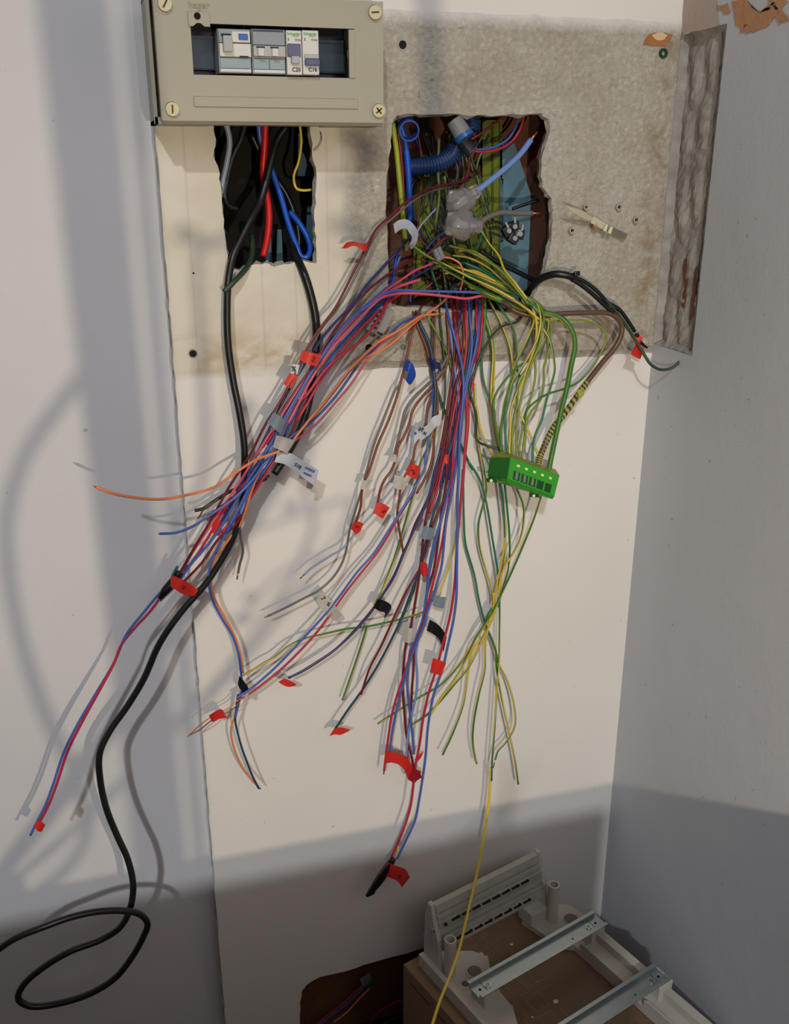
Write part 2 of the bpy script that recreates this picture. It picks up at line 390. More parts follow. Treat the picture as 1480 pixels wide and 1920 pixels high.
# ------------------------------------------------------------------ consumer unit
PL = mat('cream_plastic', (166, 162, 144), .42, bump=.08, bscale=500, var=.03)
PLD = mat('cream_plastic_inner', (160, 155, 140), .5)
BOXD = .085
ox, oz0 = P(304, 226, BOXD).x, P(500, 228, BOXD).z; ox1, oz1 = P(719, 100, BOXD).x, P(716, 3, BOXD).z
eu = empty('consumer_unit', ((ox+ox1)/2, -.02, oz0), 'cream plastic electrical enclosure with a broken window, screwed to the wall', 'fuse box')
wx0, wx1 = P(360, 90, BOXD).x, P(665, 90, BOXD).x; wz0, wz1 = P(500, 143, BOXD).z, P(500, 48, BOXD).z
bm = bmesh.new()
ncx0 = P(357, 45, BOXD).x
for lo, hi in (((ox, oz0), (ox1, wz0)), ((ox, wz1), (ox1, oz1)), ((ox, wz0), (wx0, wz1)), ((wx1, wz0), (ox1, wz1))):
    box(bm, (lo[0], -BOXD, lo[1]), (hi[0], -BOXD+.004, hi[1]))
bmesh.ops.remove_doubles(bm, verts=bm.verts, dist=1e-6)
# rolled edge of the cover and the inner lip of its window
box(bm, (ox, -BOXD+.001, oz0-.0005), (ox1, -.066, oz0+.003)); box(bm, (ox-.0002, -BOXD+.001, oz0), (ox+.003, -.066, oz1)); box(bm, (ox1-.003, -BOXD+.001, oz0), (ox1, -.066, oz1))
box(bm, (wx0-.002, -BOXD+.0005, wz0-.002), (wx1+.002, -.070, wz0)); box(bm, (wx0-.002, -BOXD+.0005, wz0), (wx0, -.070, wz1)); box(bm, (wx1, -BOXD+.0005, wz0), (wx1+.002, -.070, wz1))
bmobj('cover', bm, PL, eu)
bm = bmesh.new()
box(bm, (ox-.006, -.068, oz0-.003), (ox1+.002, -.062, oz0+.004)); box(bm, (ox-.007, -.068, oz0-.003), (ox-.003, 0.0, oz1)); box(bm, (ox1, -.066, oz0-.003), (ox1+.003, 0, oz1))
box(bm, (ox-.007, -.066, oz0-.003), (ox+.055, 0, oz0+.001)); box(bm, (ox1-.055, -.066, oz0-.003), (ox1+.003, 0, oz0+.001)); box(bm, (ox+.055, -.066, oz0-.003), (ox1-.055, -.03, oz0+.001))
box(bm, (ox-.007, -.066, oz1-.002), (ox1+.003, 0, oz1+.002))
box(bm, (ox+.002, -.004, oz0+.03), (ox1-.002, -.001, oz1))
bmobj('back_box', bm, PLD, eu)
bm = bmesh.new(); a0, b0 = P(363, 203, BOXD), P(671, 186, BOXD)     # raised marking strip
lx0, lx1, lz0, lz1 = P(364, 195, BOXD).x, P(671, 195, BOXD).x, P(500, 202, BOXD).z, P(500, 183, BOXD).z
box(bm, (lx0, -BOXD-.0022, lz0), (lx1, -BOXD, lz1), bev=.0006)
bmobj('marking_strip', bm, PL, eu)
bm = bmesh.new()   # broken hinge tab with its scalloped lower edge, and the name plate above it
tx0, tx1 = P(353, 40, BOXD).x, P(393, 40, BOXD).x; tz0, tz1 = P(375, 50, BOXD).z, P(375, 23, BOXD).z
top = [(tx0+(tx1-tx0)*i/16, tz1) for i in range(17)]; bot = [(tx0+(tx1-tx0)*i/16, tz0+(.0035 if 4 <= i <= 11 else 0)*math.sin((i-3.5)/8*math.pi)) for i in range(17)]
A = [bm.verts.new((x, -BOXD-.003, z)) for x, z in top]; B = [bm.verts.new((x, -BOXD-.003, z)) for x, z in bot]
A2 = [bm.verts.new((x, -BOXD, z)) for x, z in top]; B2 = [bm.verts.new((x, -BOXD, z)) for x, z in bot]
for i in range(16):
    bm.faces.new((A[i], A[i+1], B[i+1], B[i])); bm.faces.new((B[i], B[i+1], B2[i+1], B2[i])); bm.faces.new((A[i], A2[i], A2[i+1], A[i+1]))
bm.faces.new((A[0], B[0], B2[0], A2[0])); bm.faces.new((A[16], A2[16], B2[16], B[16]))
tab = bmobj('hinge_tab', bm, PL, eu)
bm = bmesh.new(); c = P(370, 30, BOXD+.003); cyl(bm, c+Vector((0, .0005, 0)), (0, -1, 0), .0034, .001, 18)
bmobj('pin_hole', bm, mat('hole_black', (14, 13, 12), .9), tab)
writing('maker_name', 'hager', (373, 10), 16, 0, BOXD+.0006, mat('cream_emboss', (150, 145, 128), .5), eu, stretch=1.1)
SCR = mat('brass_plastic', (206, 196, 160), .35, var=.05)
for (sx_, sy_, ang) in ((309, 8, 60), (702, 24, 5), (323, 205, 88), (709, 208, 40)):
    c = P(sx_, sy_, BOXD); bm = bmesh.new(); cyl(bm, c, (0, -1, 0), .0072, .0045, 28, .0068)
    s = bmobj('screw', bm, SCR, eu, False)
    bm = bmesh.new(); M = Matrix.Translation(c+Vector((0, -.0046, 0))) @ Matrix.Rotation(-rad(ang), 4, 'Y')
    box(bm, (-.0042, -.0003, -.0008), (.0042, 0, .0008), M)
    if sx_ == 709: box(bm, (-.0008, -.0003, -.0042), (.0008, 0, .0042), M)
    bmobj('screw_slot', bm, mat('slot_dark', (70, 58, 34), .7), s)
    bm = bmesh.new(); tube_ring(bm, c, (0, -1, 0), .0096, .0076, .0006); bmobj('screw_collar', bm, PL, eu)
# dark interior walls, right-hand trim column and bus bar
bm = bmesh.new(); box(bm, (P(652, 90, BOXD-.004).x, -BOXD+.003, wz0), (wx1, -BOXD-.0022, wz1-.001), bev=.0004); bmobj('window_shutter', bm, PL, eu)
bm = bmesh.new(); box(bm, (wx0+.001, -.045, wz0-.012), (wx1-.002, -.042, wz1+.014)); bmobj('inner_plate', bm, mat('inner_dark_blue', (20, 27, 36), .25, var=.4, vscale=60), eu)
bm = bmesh.new(); box(bm, (wx0+.002, -.050, (wz0+wz1)/2-.017), (wx1-.002, -.0455, (wz0+wz1)/2+.017)); box(bm, (wx0+.002, -.053, (wz0+wz1)/2+.013), (wx1-.002, -.050, (wz0+wz1)/2+.016))
bmobj('mounting_rail', bm, mat('rail_blue_grey', (40, 54, 68), .35, .3, var=.4, vscale=50), eu)

# breakers on the rail: they stand out through the window
WH = mat('breaker_white', (212, 212, 206), .4); GY = mat('breaker_grey', (142, 150, 156), .4); LG = mat('breaker_lightgrey', (176, 178, 178), .35)
NAV = mat('toggle_grey_blue', (92, 98, 128), .4); BLU = mat('test_blue', (44, 100, 190), .4); CLR = mat('clear_strip', (215, 225, 228), .12, coat=.6)
GRN = mat('print_green', (70, 170, 80), .6); SLOT = mat('slot_black', (20, 24, 34), .6)
BD = BOXD+.008
def module(name, x0p, x1p, y0p, y1p, label, group=None):
    x0, x1 = P(x0p, 95, BD).x, P(x1p, 95, BD).x; z1, z0 = P((x0p+x1p)/2, y0p, BD).z, P((x0p+x1p)/2, y1p, BD).z
    e = empty(name, ((x0+x1)/2, -.05, z0), label, 'circuit breaker', group)
    return e, x0, x1, z0, z1
def bx(nm, parent, m_, x0, x1, y0, y1, z0, z1, bev=.0005):
    bm = bmesh.new(); box(bm, (min(x0, x1), min(y0, y1), z0), (max(x0, x1), max(y0, y1), z1), bev=bev); return bmobj(nm, bm, m_, parent)
e, x0, x1, z0, z1 = module('residual_current_device', 411, 472, 53, 136, 'wide grey breaker with a blue test button, leftmost in the fuse box')
W_ = x1-x0; H_ = z1-z0
bx('body', e, LG, x0, x1, -BD+.006, -.052, z0, z1)
bx('upper_face', e, GY, x0+.0005, x1-.0005, -BD+.002, -BD+.007, z0+H_*.68, z1-.0005)
bx('lower_cover', e, mat('smoke_blue', (150, 168, 172), .25, coat=.4), x0+.001, x1-.001, -BD+.003, -BD+.007, z0+H_*.10, z0+H_*.34)
bx('clear_edge', e, CLR, x0+.001, x1-.001, -BD+.0025, -BD+.007, z0+.0008, z0+H_*.09)
bx('face_panel', e, WH, x0+.0005, x1-.0005, -BD, -BD+.007, z0+H_*.36, z0+H_*.66)
bx('rating_plate', e, WH, x0+W_*.42, x1-.001, -BD+.001, -BD+.004, z0+H_*.69, z0+H_*.94)
bx('test_button', e, BLU, x0+W_*.62, x0+W_*.90, -BD-.0015, -BD+.003, z0+H_*.75, z0+H_*.88)
lv = bx('toggle', e, mat('toggle_lever', (168, 170, 172), .35), x0+W_*.12, x0+W_*.40, -BD-.007, -BD+.004, z0+H_*.46, z0+H_*.82)
bx('toggle_slot', e, SLOT, x0+W_*.09, x0+W_*.38, -BD-.0003, -BD+.004, z0+H_*.83, z0+H_*.87, 0)
bx('indicator', e, SLOT, x0+W_*.62, x0+W_*.9, -BD-.0003, -BD+.002, z0+H_*.355, z0+H_*.385, 0)
e, x0, x1, z0, z1 = module('circuit_breaker', 474, 536, 54, 138, 'wide grey breaker with two small toggles, between the blue-button one and the white pair')
W_ = x1-x0; H_ = z1-z0
bx('body', e, LG, x0, x1, -BD+.006, -.052, z0, z1)
bx('upper_face', e, GY, x0+.0005, x1-.0005, -BD, -BD+.007, z0+H_*.64, z1-.0005)
bx('upper_stripe', e, mat('stripe_navy', (44, 62, 100), .4), x0+.001, x1-.002, -BD-.0002, -BD+.003, z0+H_*.93, z0+H_*.975, 0)
bx('face_panel', e, LG, x0+.0005, x1-.0005, -BD-.002, -BD+.007, z0+H_*.38, z0+H_*.62)
for f0, f1 in ((.10, .49), (.52, .98)):
    bx('lower_cover', e, MATS['smoke_blue'], x0+W_*(.02 if f0 < .2 else .51), x0+W_*(.49 if f0 < .2 else .98), -BD+.003, -BD+.007, z0+H_*.10, z0+H_*.34)
    tg = bx('toggle', e, WH, x0+W_*(f0+.04), x0+W_*(f0+.22), -BD-.006, -BD+.002, z0+H_*.38, z0+H_*.56)
    bx('toggle_slot', e, SLOT, x0+W_*f0, x0+W_*(f0+.26), -BD-.0023, -BD, z0+H_*.565, z0+H_*.60, 0)
bx('clear_edge', e, CLR, x0+.001, x1-.001, -BD+.0025, -BD+.007, z0+.0008, z0+H_*.09)
for q, (a, b, rt, up_) in enumerate(((537.5, 566, 'C20', 0), (567.5, 598, 'C16', 1))):
    e, x0, x1, z0, z1 = module('circuit_breaker', a, b, 57, 140, ('slim white breaker marked C20 with green print, left of the white pair' if not q
                               else 'slim white breaker marked C16 with green print, right of the white pair'))
    W_ = x1-x0; H_ = z1-z0
    bx('body', e, WH, x0, x1, -BD, -.052, z0, z1, .0007)
    if not q:
        bx('toggle_surround', e, NAV, x0+W_*.04, x0+W_*.92, -BD-.002, -BD+.002, z0+H_*.40, z0+H_*.70, .0009)
        bx('toggle', e, LG, x0+W_*.25, x0+W_*.80, -BD-.006, -BD+.002, z0+H_*.24, z0+H_*.42, .0012)
    else:
        bx('toggle_surround', e, LG, x0+W_*.10, x0+W_*.98, -BD-.002, -BD+.002, z0+H_*.36, z0+H_*.46, .0006)
        bx('toggle', e, NAV, x0+W_*.10, x0+W_*.98, -BD-.007, -BD+.002, z0+H_*.20, z0+H_*.35, .0010)
    cx = (a+b)/2
    writing('rating', rt, (cx+4, 131), 9.5, 0, BD+.0002, INK, e, bold=.02)
    writing('maker_name', 'Schneider', (cx-1, 63.5), 6.2, 0, BD+.0002, GRN, e, bold=.015)
    writing('maker_name', 'Electric', (cx+3, 67.5), 4, 0, BD+.0002, GRN, e, bold=.01)
    writing('type_print', "D'clic", (cx+7, 75), 5, 0, BD+.0002, INK, e, bold=.01)
    writing('type_print', "S", (cx-11, 74), 6, 0, BD+.0002, INK, e, bold=.02)

# ------------------------------------------------------------------ wires
COLS = dict(R=(182, 42, 68), P=(208, 86, 106), D=(110, 30, 40), B=(74, 98, 170), L=(112, 142, 200), N=(44, 50, 104), T=(34, 66, 92), O=(226, 132, 82), W=(120, 62, 42),
            G=(108, 104, 100), A=(140, 156, 176), K=(24, 26, 26), E=(48, 66, 48), U=(26, 84, 190), H=(206, 30, 34), Y=(226, 196, 70), Q=(96, 108, 62), J=(30, 96, 76), V=(98, 70, 50), X=(150, 164, 44))
def wmat(k): return mat('wire_'+k, COLS[k], .34, var=.04)
M_GRN = mat('earth_green', (64, 116, 46), .34); M_YEL = mat('earth_yellow', (206, 178, 66), .34); M_TEAL = mat('earth_teal', (40, 112, 84), .34)
M_OLV = mat('earth_olive', (126, 140, 54), .34)
CU = mat('copper', (198, 130, 92), .3, 1.0)
CNT = [0]
def path(pts, dep):
    q = [tuple(map(float, s.split(','))) for s in pts.split()]; n = len(q)
    ds = dep.split(); pre = []
    if ds[0] == 'h': pre = [-28., 7.]; ds = ds[1:]
    elif ds[0] == 'c': pre = [float(ds[1])]; ds = ds[2:]
    dv = list(map(float, ds)); m_ = n-len(pre); out = pre[:]
    for i in range(m_):
        t = (i/(m_-1) if m_ > 1 else 0)*(len(dv)-1); k = min(int(t), len(dv)-2) if len(dv) > 1 else 0
        out.append(dv[k] if len(dv) == 1 else dv[k]+(dv[k+1]-dv[k])*(t-k))
    return [P(x, y, d/1000) for (x, y), d in zip(q, out)]
def wire(label, col, r, dep, pts, cu=0, group=None, name='electrical_wire', cat='wire', yg=None, n=8):
    CNT[0] += 1; i = CNT[0]
    base = path(pts, dep); off = Vector((0, ((i*37) % 7-3)*.0011, 0))
    pth = catmull([p+off for p in base], 7)
    if col == 'YG':
        a, b, sh = (M_GRN, M_YEL, 2) if r > 3.5 else {'y': (M_YEL, M_GRN, 3), 'g': (M_GRN, M_YEL, 3), 't': (M_TEAL, M_YEL, 2), 'o': (M_OLV, M_GRN, 3), 'm': (M_GRN, M_YEL, 4)}[yg or 'm']
        v, f = sweep(pth, r/1000, 8, twist=(9+(i*13 % 11)) if r < 3.5 else 4)
        mi = []
        for k in range(len(f)-2): mi.append(1 if ((k % 8)+i) % 8 < sh else 0)
        mi += [0, 0]
        o = meshobj(name, v, f, [a, b], smooth=True, mi=mi)
    else:
        v, f = sweep(pth, r/1000, n); o = meshobj(name, v, f, wmat(col), smooth=True)
    tag(o, label, cat, group)
    if cu:
        d_ = (pth[-1]-pth[-3]).normalized(); v, f = sweep([pth[-1]-d_*.001, pth[-1]+d_*cu*.0005, pth[-1]+d_*cu*.001], r/1000*.55, 6)
        e = meshobj('copper_end', v, f, CU, o, smooth=True); e['label'] = 'bare copper end'
    return o
RW = 1.75
GB = 'wires sweeping down left in the tied bundle'
# --- left bundle -------------------------------------------------------
wire('dark red wire leaving the hole highest on its left side, past the curled red flag', 'D', 1.6, 'c -40 -30 4 20 35 50 58 62 62 60 58', '878,338 850,344 810,352 768,374 735,402 706,429 690,458 672,492 650,536 628,578 598,618 575,655 556,694 527,750 498,795 470,850 430,912 395,975 362,1030 336,1075 320,1098')
wire('grey wire running beside the highest dark red wire on the left', 'G', 1.5, 'c -44 -30 5 18 34 46 55 60', '872,342 845,350 805,360 772,380 740,406 712,432 694,462 677,497 655,542 633,580 606,612 585,650 560,700 545,735 520,780')
wire('dark navy wire leaving the left side of the hole below the grey and red pair', 'N', 1.7, 'c -30 0 10 25 40 55 60 60', '772,440 752,468 730,490 711,511 691,533 676,553 657,577 633,602 609,630 590,657 562,700 536,745 516,785 490,838 462,890 430,955 402,1000')
wire('dark red wire crossing behind the navy one at the left edge of the hole', 'D', 1.6, 'c -30 0 8 20 40 50 55', '780,480 755,497 730,512 706,530 682,551 657,579 640,600 618,632 598,665 575,700 545,745 515,790')
wire('pink wire rising out of the hole centre into the left bundle', 'P', 1.6, 'c -35 -25 5 25 45 55 60 60 58', '820,488 803,497 779,507 755,523 730,540 708,557 684,578 655,606 625,640 598,672 575,705 548,748 524,785 492,835 458,890 425,940 392,990 365,1030 338,1076')
wire('navy wire beside the pink one rising out of the hole centre', 'N', 1.6, 'c -35 -25 5 25 45 52 58', '818,496 801,507 779,519 755,536 728,553 700,575 668,602 640,632 612,662 590,690 562,735 538,775 505,832 470,892')
wire('short pink wire end poking up from the left bundle in the hole', 'P', 1.9, '-10 2 20 40', '787,524 769,529 745,538 720,551 695,572 670,596 645,624 618,656')
wire('blue wire bent flat across the bottom of the hole into the left bundle', 'B', 1.8, 'c -10 14 20 24 26 30 38 48 56 60', '910,556 900,549 852,547 812,546 779,545 750,544 735,546 718,552 696,569 669,590 645,613 609,650 590,680 566,716 548,750 528,790 500,842 476,890 454,940 430,985')
wire('pink wire bent flat across the bottom of the hole under the blue one', 'P', 1.8, 'c -8 16 22 26 28 32 40 50 57 60', '913,558 904,555 876,560 840,556 803,552 770,550 745,551 718,558 696,576 676,596 657,616 621,656 600,686 578,722 556,765 540,795')
wire('light blue wire in the middle of the left bundle', 'L', 1.8, 'c -6 8 30 45 55 62 62 60', '735,538 722,550 700,570 676,592 650,616 630,642 608,668 588,700 570,730 548,765 530,800 505,850 486,885 466,925 452,965')
wire('blue wire under the two red flags of the left bundle', 'B', 1.8, 'c -6 8 30 45 55 60 60 60 55 55', '728,536 716,547 694,566 668,588 642,614 618,644 598,676 577,708 555,745 536,778 510,826 482,872 450,925 412,990 388,1022 355,1060 330,1095 300,1125')
wire('deep blue wire on the inner edge of the left bundle', 'U', 1.7, 'c -6 8 30 45 54 58', '742,548 728,560 706,578 682,600 655,628 634,654 612,684 592,716 572,748 550,782 528,830 506,868 478,905 462,930 440,972 424,1000')
wire('red wire hugging the inner edge of the left bundle', 'R', 1.8, 'c -6 8 30 42 50 55 56', '752,553 735,563 712,583 686,608 660,636 638,664 616,694 596,724 578,756 560,786 546,815 532,840 505,880 470,935 440,975 415,1000')
wire('lone red wire hanging lowest of the left bundle beside the orange one', 'R', 1.9, 'c -8 8 25 35 42 48 52 52', '732,548 725,562 718,582 703,606 683,632 652,656 622,679 598,706 572,742 553,756 535,780 510,815 485,850')
wire('dark red wire behind the grey clips of the left bundle', 'D', 1.7, '48 50 52 50 48', '575,745 562,768 553,795 545,815 520,850 496,885 470,930 440,985 410,1010 378,1055 345,1090')
wire('purple-red wire in the narrow run down to the black sleeve', 'R', 1.6, '55 58 58 56 54', '520,815 495,850 468,895 440,930 412,970 395,1000 376,1032 352,1066 330,1100')
wire('blue wire spreading to the right below the white tag', 'B', 1.6, '55 58 60 58', '520,790 500,830 478,862 470,880 462,925 448,960 425,1000 405,1040')
OR = 'orange wires'
wire('orange wire with long free end curving out to the far left', 'O', 1.7, 'c -12 8 30 42 52 60 66 75 95 110 115', '842,586 815,589 789,592 767,606 742,622 720,634 704,645 683,664 653,695 629,726 602,760 578,788 556,816 545,830 520,846 482,860 440,886 400,913 345,928 300,935 240,930 205,922 180,912', cu=3)
wire('brownish orange wire crossing over the bottom lip of the hole', 'O', 1.5, 'c -20 10 25 38 45 48', '838,560 813,580 789,596 770,612 740,640 718,655 690,668 660,692 636,722 606,760 580,790')
wire('blue wire alongside the orange one, ending in a free blue tip at left', 'B', 1.7, 'c -5 10 30 44 54 62 68 78 90', '800,590 784,594 755,606 730,630 706,651 683,672 653,713 633,741 612,765 582,794 547,820 520,846 495,872 472,903 440,935 400,963 362,988 330,1000 300,1002', cu=2)
wire('pale salmon wire alongside the blue and orange pair', 'P', 1.5, 'c -5 10 30 42 50 56', '795,596 780,600 755,612 735,628 718,640 700,658 683,681 655,722 633,748 611,774 590,796 570,812 550,826 530,842')
wire('blue wire curling down to the black and white clip', 'B', 1.6, '60 58 52 50 45 42 40 42 45', '497,862 478,895 460,935 440,970 418,1010 400,1045 391,1078 397,1120 417,1160 436,1192 447,1225 452,1262 454,1290 447,1320 441,1345')
wire('orange wire beside the blue one curling down to the black and white clip', 'O', 1.6, '60 58 50 48 44 40 40 42', '492,875 476,910 460,960 450,985 428,1014 405,1045 396,1080 402,1120 423,1160 441,1195 451,1228 456,1262')
wire('orange wire end bowing left below the black and white clip', 'O', 1.5, '42 44 45 45 45', '452,1300 447,1325 440,1348 434,1370 437,1395 447,1425 460,1448 474,1466 486,1478', cu=5)
wire('dark grey-blue wire end below the black and white clip', 'T', 1.5, '40 42 44 44', '446,1300 443,1325 441,1350 446,1375 453,1400 463,1428 474,1455 485,1477')
wire('blue wire of the pair that reaches furthest down left', 'B', 1.8, '48 50 60 70 80 85', '352,1060 325,1088 300,1112 268,1150 237,1190 215,1240 180,1300 150,1350 120,1410 100,1470 85,1510 70,1540 57,1566')
wire('red wire of the pair that reaches furthest down left', 'R', 1.8, '50 60 70 80 84', '312,1106 284,1145 252,1180 228,1210 214,1245 190,1290 157,1350 127,1410 107,1470 95,1502 79,1535 68,1550')
wire('teal wire tip showing at the top of the black sleeve on the left', 'J', 1.7, '56 56', '333,1060 326,1072 320,1086')
# --- central strands ---------------------------------------------------
wire('dark red wire through the blue tape flag', 'W', 1.7, 'c -10 8 20 28 35 40 42 42', '792,572 784,588 776,612 770,630 764,661 758,688 750,720 742,750 727,791 709,831 698,864 690,888 683,904 678,926 676,950 669,972 660,992')
wire('dark grey wire forking beside the blue tape flag, ending in a long free tip', 'G', 1.6, 'c 24 30 36 40 44 48 50', '760,690 750,720 742,732 731,758 717,795 703,831 689,880 681,912 666,961 656,996 650,1031 642,1056 626,1082 599,1107 569,1123 526,1145 502,1156', cu=4)
wire('grey wire swinging left out of the central strands to the small white flag', 'G', 1.9, 'c -15 8 20 32 38 40', '838,566 842,598 845,636 843,661 835,680 819,705 798,727 778,746 762,770 756,792 750,819 744,842 740,860')
wire('dark red wire beside the grey one, down to the red flag marked 3', 'W', 1.8, 'c -15 7 18 30 38 40 42', '834,572 838,600 841,640 836,685 818,714 792,742 774,768 766,795 756,819 746,836 742,856 734,880 721,898 713,916 708,940 702,962')
wire('pale grey wire from the white square tag to a free copper tip', 'A', 1.6, '36 38 40 42 46', '777,800 772,834 770,851 760,872 750,892 742,908 734,918 715,942 698,964 683,980 668,998 655,1014 642,1029 620,1042 583,1066 570,1078', cu=7)
wire('thin dark red wire through the square red flag marked 2', 'W', 1.6, '20 28 34 38 40 42', '820,718 811,740 803,762 799,795 792,815 780,838 775,864 766,884 755,905 749,942 746,966 750,996 758,1040')
wire('thick dark blue wire with navy tape, left of the central strands', 'T', 2.4, 'c -8 8 20 30 34', '776,578 786,605 796,626 804,645 810,672 812,695 815,730 814,760 811,790')
wire('dark red wire twisted with the thick dark blue one', 'W', 1.8, 'c -8 8 16 24 30 34', '770,574 780,604 790,628 799,650 806,680 812,700 820,735 820,773 814,815 812,849 806,876 796,898 781,925')
wire('blue wire of the pair that passes the crumpled white tag marked 7', 'B', 1.7, '30 36 42 48 52 54 56 58', '813,727 813,776 808,803 802,838 798,860 797,880 781,910 768,934 751,961 727,999 700,1040 669,1075 642,1112 610,1153 575,1191 550,1218 519,1250 495,1272 468,1294 444,1310')
wire('red wire of the pair that passes the crumpled white tag marked 7', 'R', 1.6, '42 48 52 54 56 58', '781,915 768,940 751,967 733,1000 706,1042 675,1080 650,1112 616,1160 594,1189 568,1218 543,1243 522,1262 502,1278 470,1302 446,1316')
wire('bare copper strand looped to a point at the lower left', 'O', .9, '56 57 58', '446,1311 430,1325 412,1335 392,1345 370,1362 352,1379', name='bare_wire')
wire('second bare copper strand looped to the same point at the lower left', 'G', .9, '58 59 58', '448,1318 436,1330 418,1340 398,1350 375,1368 352,1380', name='bare_wire')
wire('red wire of the pair ending at the lone leaf-shaped red flag', 'D', 1.7, 'h 20 28 34 40 44 48 52', '858,560 856,592 854,630 852,680 845,730 838,780 830,830 820,880 811,920 795,954 781,981 768,1015 758,1037 740,1080 715,1122 700,1143 669,1180 631,1218 599,1241 568,1260 541,1273')
wire('navy wire of the pair ending at the lone leaf-shaped red flag', 'N', 1.7, '30 36 42 46 50 54', '826,840 814,880 804,925 791,960 777,988 762,1022 752,1046 735,1085 711,1122 695,1146 664,1182 626,1217 595,1238 566,1256 541,1269')
CC = 'hanging'
wire('red wire of the leftmost pair reaching the long red ribbon', 'R', 1.7, 'h 20 28 36 44 50 54 56 58', '893,560 893,592 893,650 880,700 868,740 858,790 850,840 848,880 845,920 838,960 830,1010 820,1060 810,1100 802,1134 793,1170 783,1197 769,1229 758,1263 752,1280 742,1311 734,1342 729,1374 724,1410 720,1445', cu=5)
wire('blue wire of the leftmost pair reaching the long red ribbon', 'B', 1.7, 'h 24 32 40 48 54 58 60 60', '900,560 899,592 895,640 884,690 872,745 866,800 860,850 853,893 846,934 838,974 835,1001 829,1060 822,1087 812,1121 802,1148 795,1175 781,1209 768,1242 758,1280 748,1316 740,1353 734,1389 731,1412')
wire('dark red wire passing behind the upper grey clip and on to the ribbon', 'D', 1.8, 'h 18 26 34 40 42 44 46 50', '862,560 861,592 860,640 856,700 848,760 842,800 832,850 822,900 808,941 800,975 795,1015 790,1060 785,1100 777,1148 771,1180 762,1215 758,1256 757,1301 760,1342 764,1384 773,1420 778,1447')
wire('blue wire crossing from right to left of the central strands, ending at the ribbon', 'B', 1.8, 'h 20 28 34 40 44 48 52', '878,560 880,592 884,640 880,680 868,740 862,790 856,850 848,890 838,930 828,965 817,1010 806,1060 802,1094 797,1127 793,1155 785,1180 770,1215 764,1250 763,1280 767,1327 770,1353 774,1389 776,1412')
wire('dark maroon wire in the heart of the central strands', 'D', 1.8, 'h 16 22 30 36 40 44 48', '845,560 852,592 862,650 866,700 862,750 852,800 843,850 838,900 833,930 828,960 822,1010 813,1070 802,1110 796,1150 788,1185 778,1215 775,1263 773,1285 772,1311 768,1353 765,1389 763,1425')
wire('light blue wire bulging right of its pair above the ribbon', 'L', 1.8, 'h 18 26 32 38 44 48 52', '835,560 842,592 848,640 854,690 860,730 862,780 855,830 850,870 842,920 830,970 812,1030 804,1080 800,1130 796,1160 787,1190 781,1229 783,1265 783,1285 781,1306 773,1343 767,1374 763,1418 762,1450')
wire('dark red wire ending by the low leaf-shaped red flag', 'D', 1.6, 'h 18 26 34 40 46 50', '868,560 868,592 868,630 863,680 850,740 843,790 836,840 836,880 832,930 815,970 806,995 798,1030 785,1065 761,1107 741,1148 714,1209 693,1249 680,1287 676,1300')
wire('dark teal wire ending by the low leaf-shaped red flag', 'T', 1.7, 'h 18 26 32 38 42 48 52', '884,558 883,590 882,630 876,680 866,740 856,790 845,840 830,880 824,930 812,965 803,998 796,1025 784,1075 764,1128 753,1157 734,1198 707,1249 682,1289 649,1335 624,1373', cu=3)
wire('second dark teal wire forking off beside the lower left grey clip', 'E', 1.6, '30 34 38', '792,1060 782,1085 776,1110 766,1130 758,1152 746,1175')
wire('red wire of the longest central pair, down to the black sleeve with flag 3', 'R', 1.9, 'h 20 30 40 50 58 64 70 75', '846,562 852,592 862,650 870,700 876,745 878,790 874,840 872,880 867,930 862,985 858,1040 856,1080 853,1110 845,1160 832,1210 822,1250 806,1300 795,1350 788,1400 780,1440 776,1480 770,1520 755,1565 735,1610')
wire('blue wire of the longest central pair, down to the black sleeve with flag 3', 'B', 1.9, 'h 24 34 44 54 62 68 72 76', '832,562 840,592 854,640 866,690 868,740 862,800 860,860 858,920 857,980 856,1060 855,1120 849,1165 839,1210 830,1250 813,1300 802,1360 797,1420 790,1470 785,1500 778,1535 760,1575 744,1608')
wire('bright red wire on the right edge of the strands, next to the navy one', 'R', 1.7, 'h 18 26 34', '905,558 905,592 900,650 888,710 880,760 878,800 872,860 868,915')
wire('navy wire on the right edge of the strands, next to the bright red one', 'N', 1.9, 'h 16 24 30', '897,556 898,592 890,640 880,690 872,740 858,800 848,850 843,900')
wire('red wire slipping behind the crossing of the central strands', 'R', 1.7, 'h 14 20 28 34', '872,562 872,592 873,650 866,700 850,770 838,830 828,875 818,920 803,962')
wire('dark blue wire slipping behind the crossing of the central strands', 'N', 1.8, 'h 12 20 26 30', '866,562 864,592 852,650 850,710 856,760 850,810 840,850 830,905')
wire('yellow tip wire tucked in beside the blue one above sleeve and flag 3', 'Y', 1.3, '70 74', '748,1588 746,1600 738,1616')
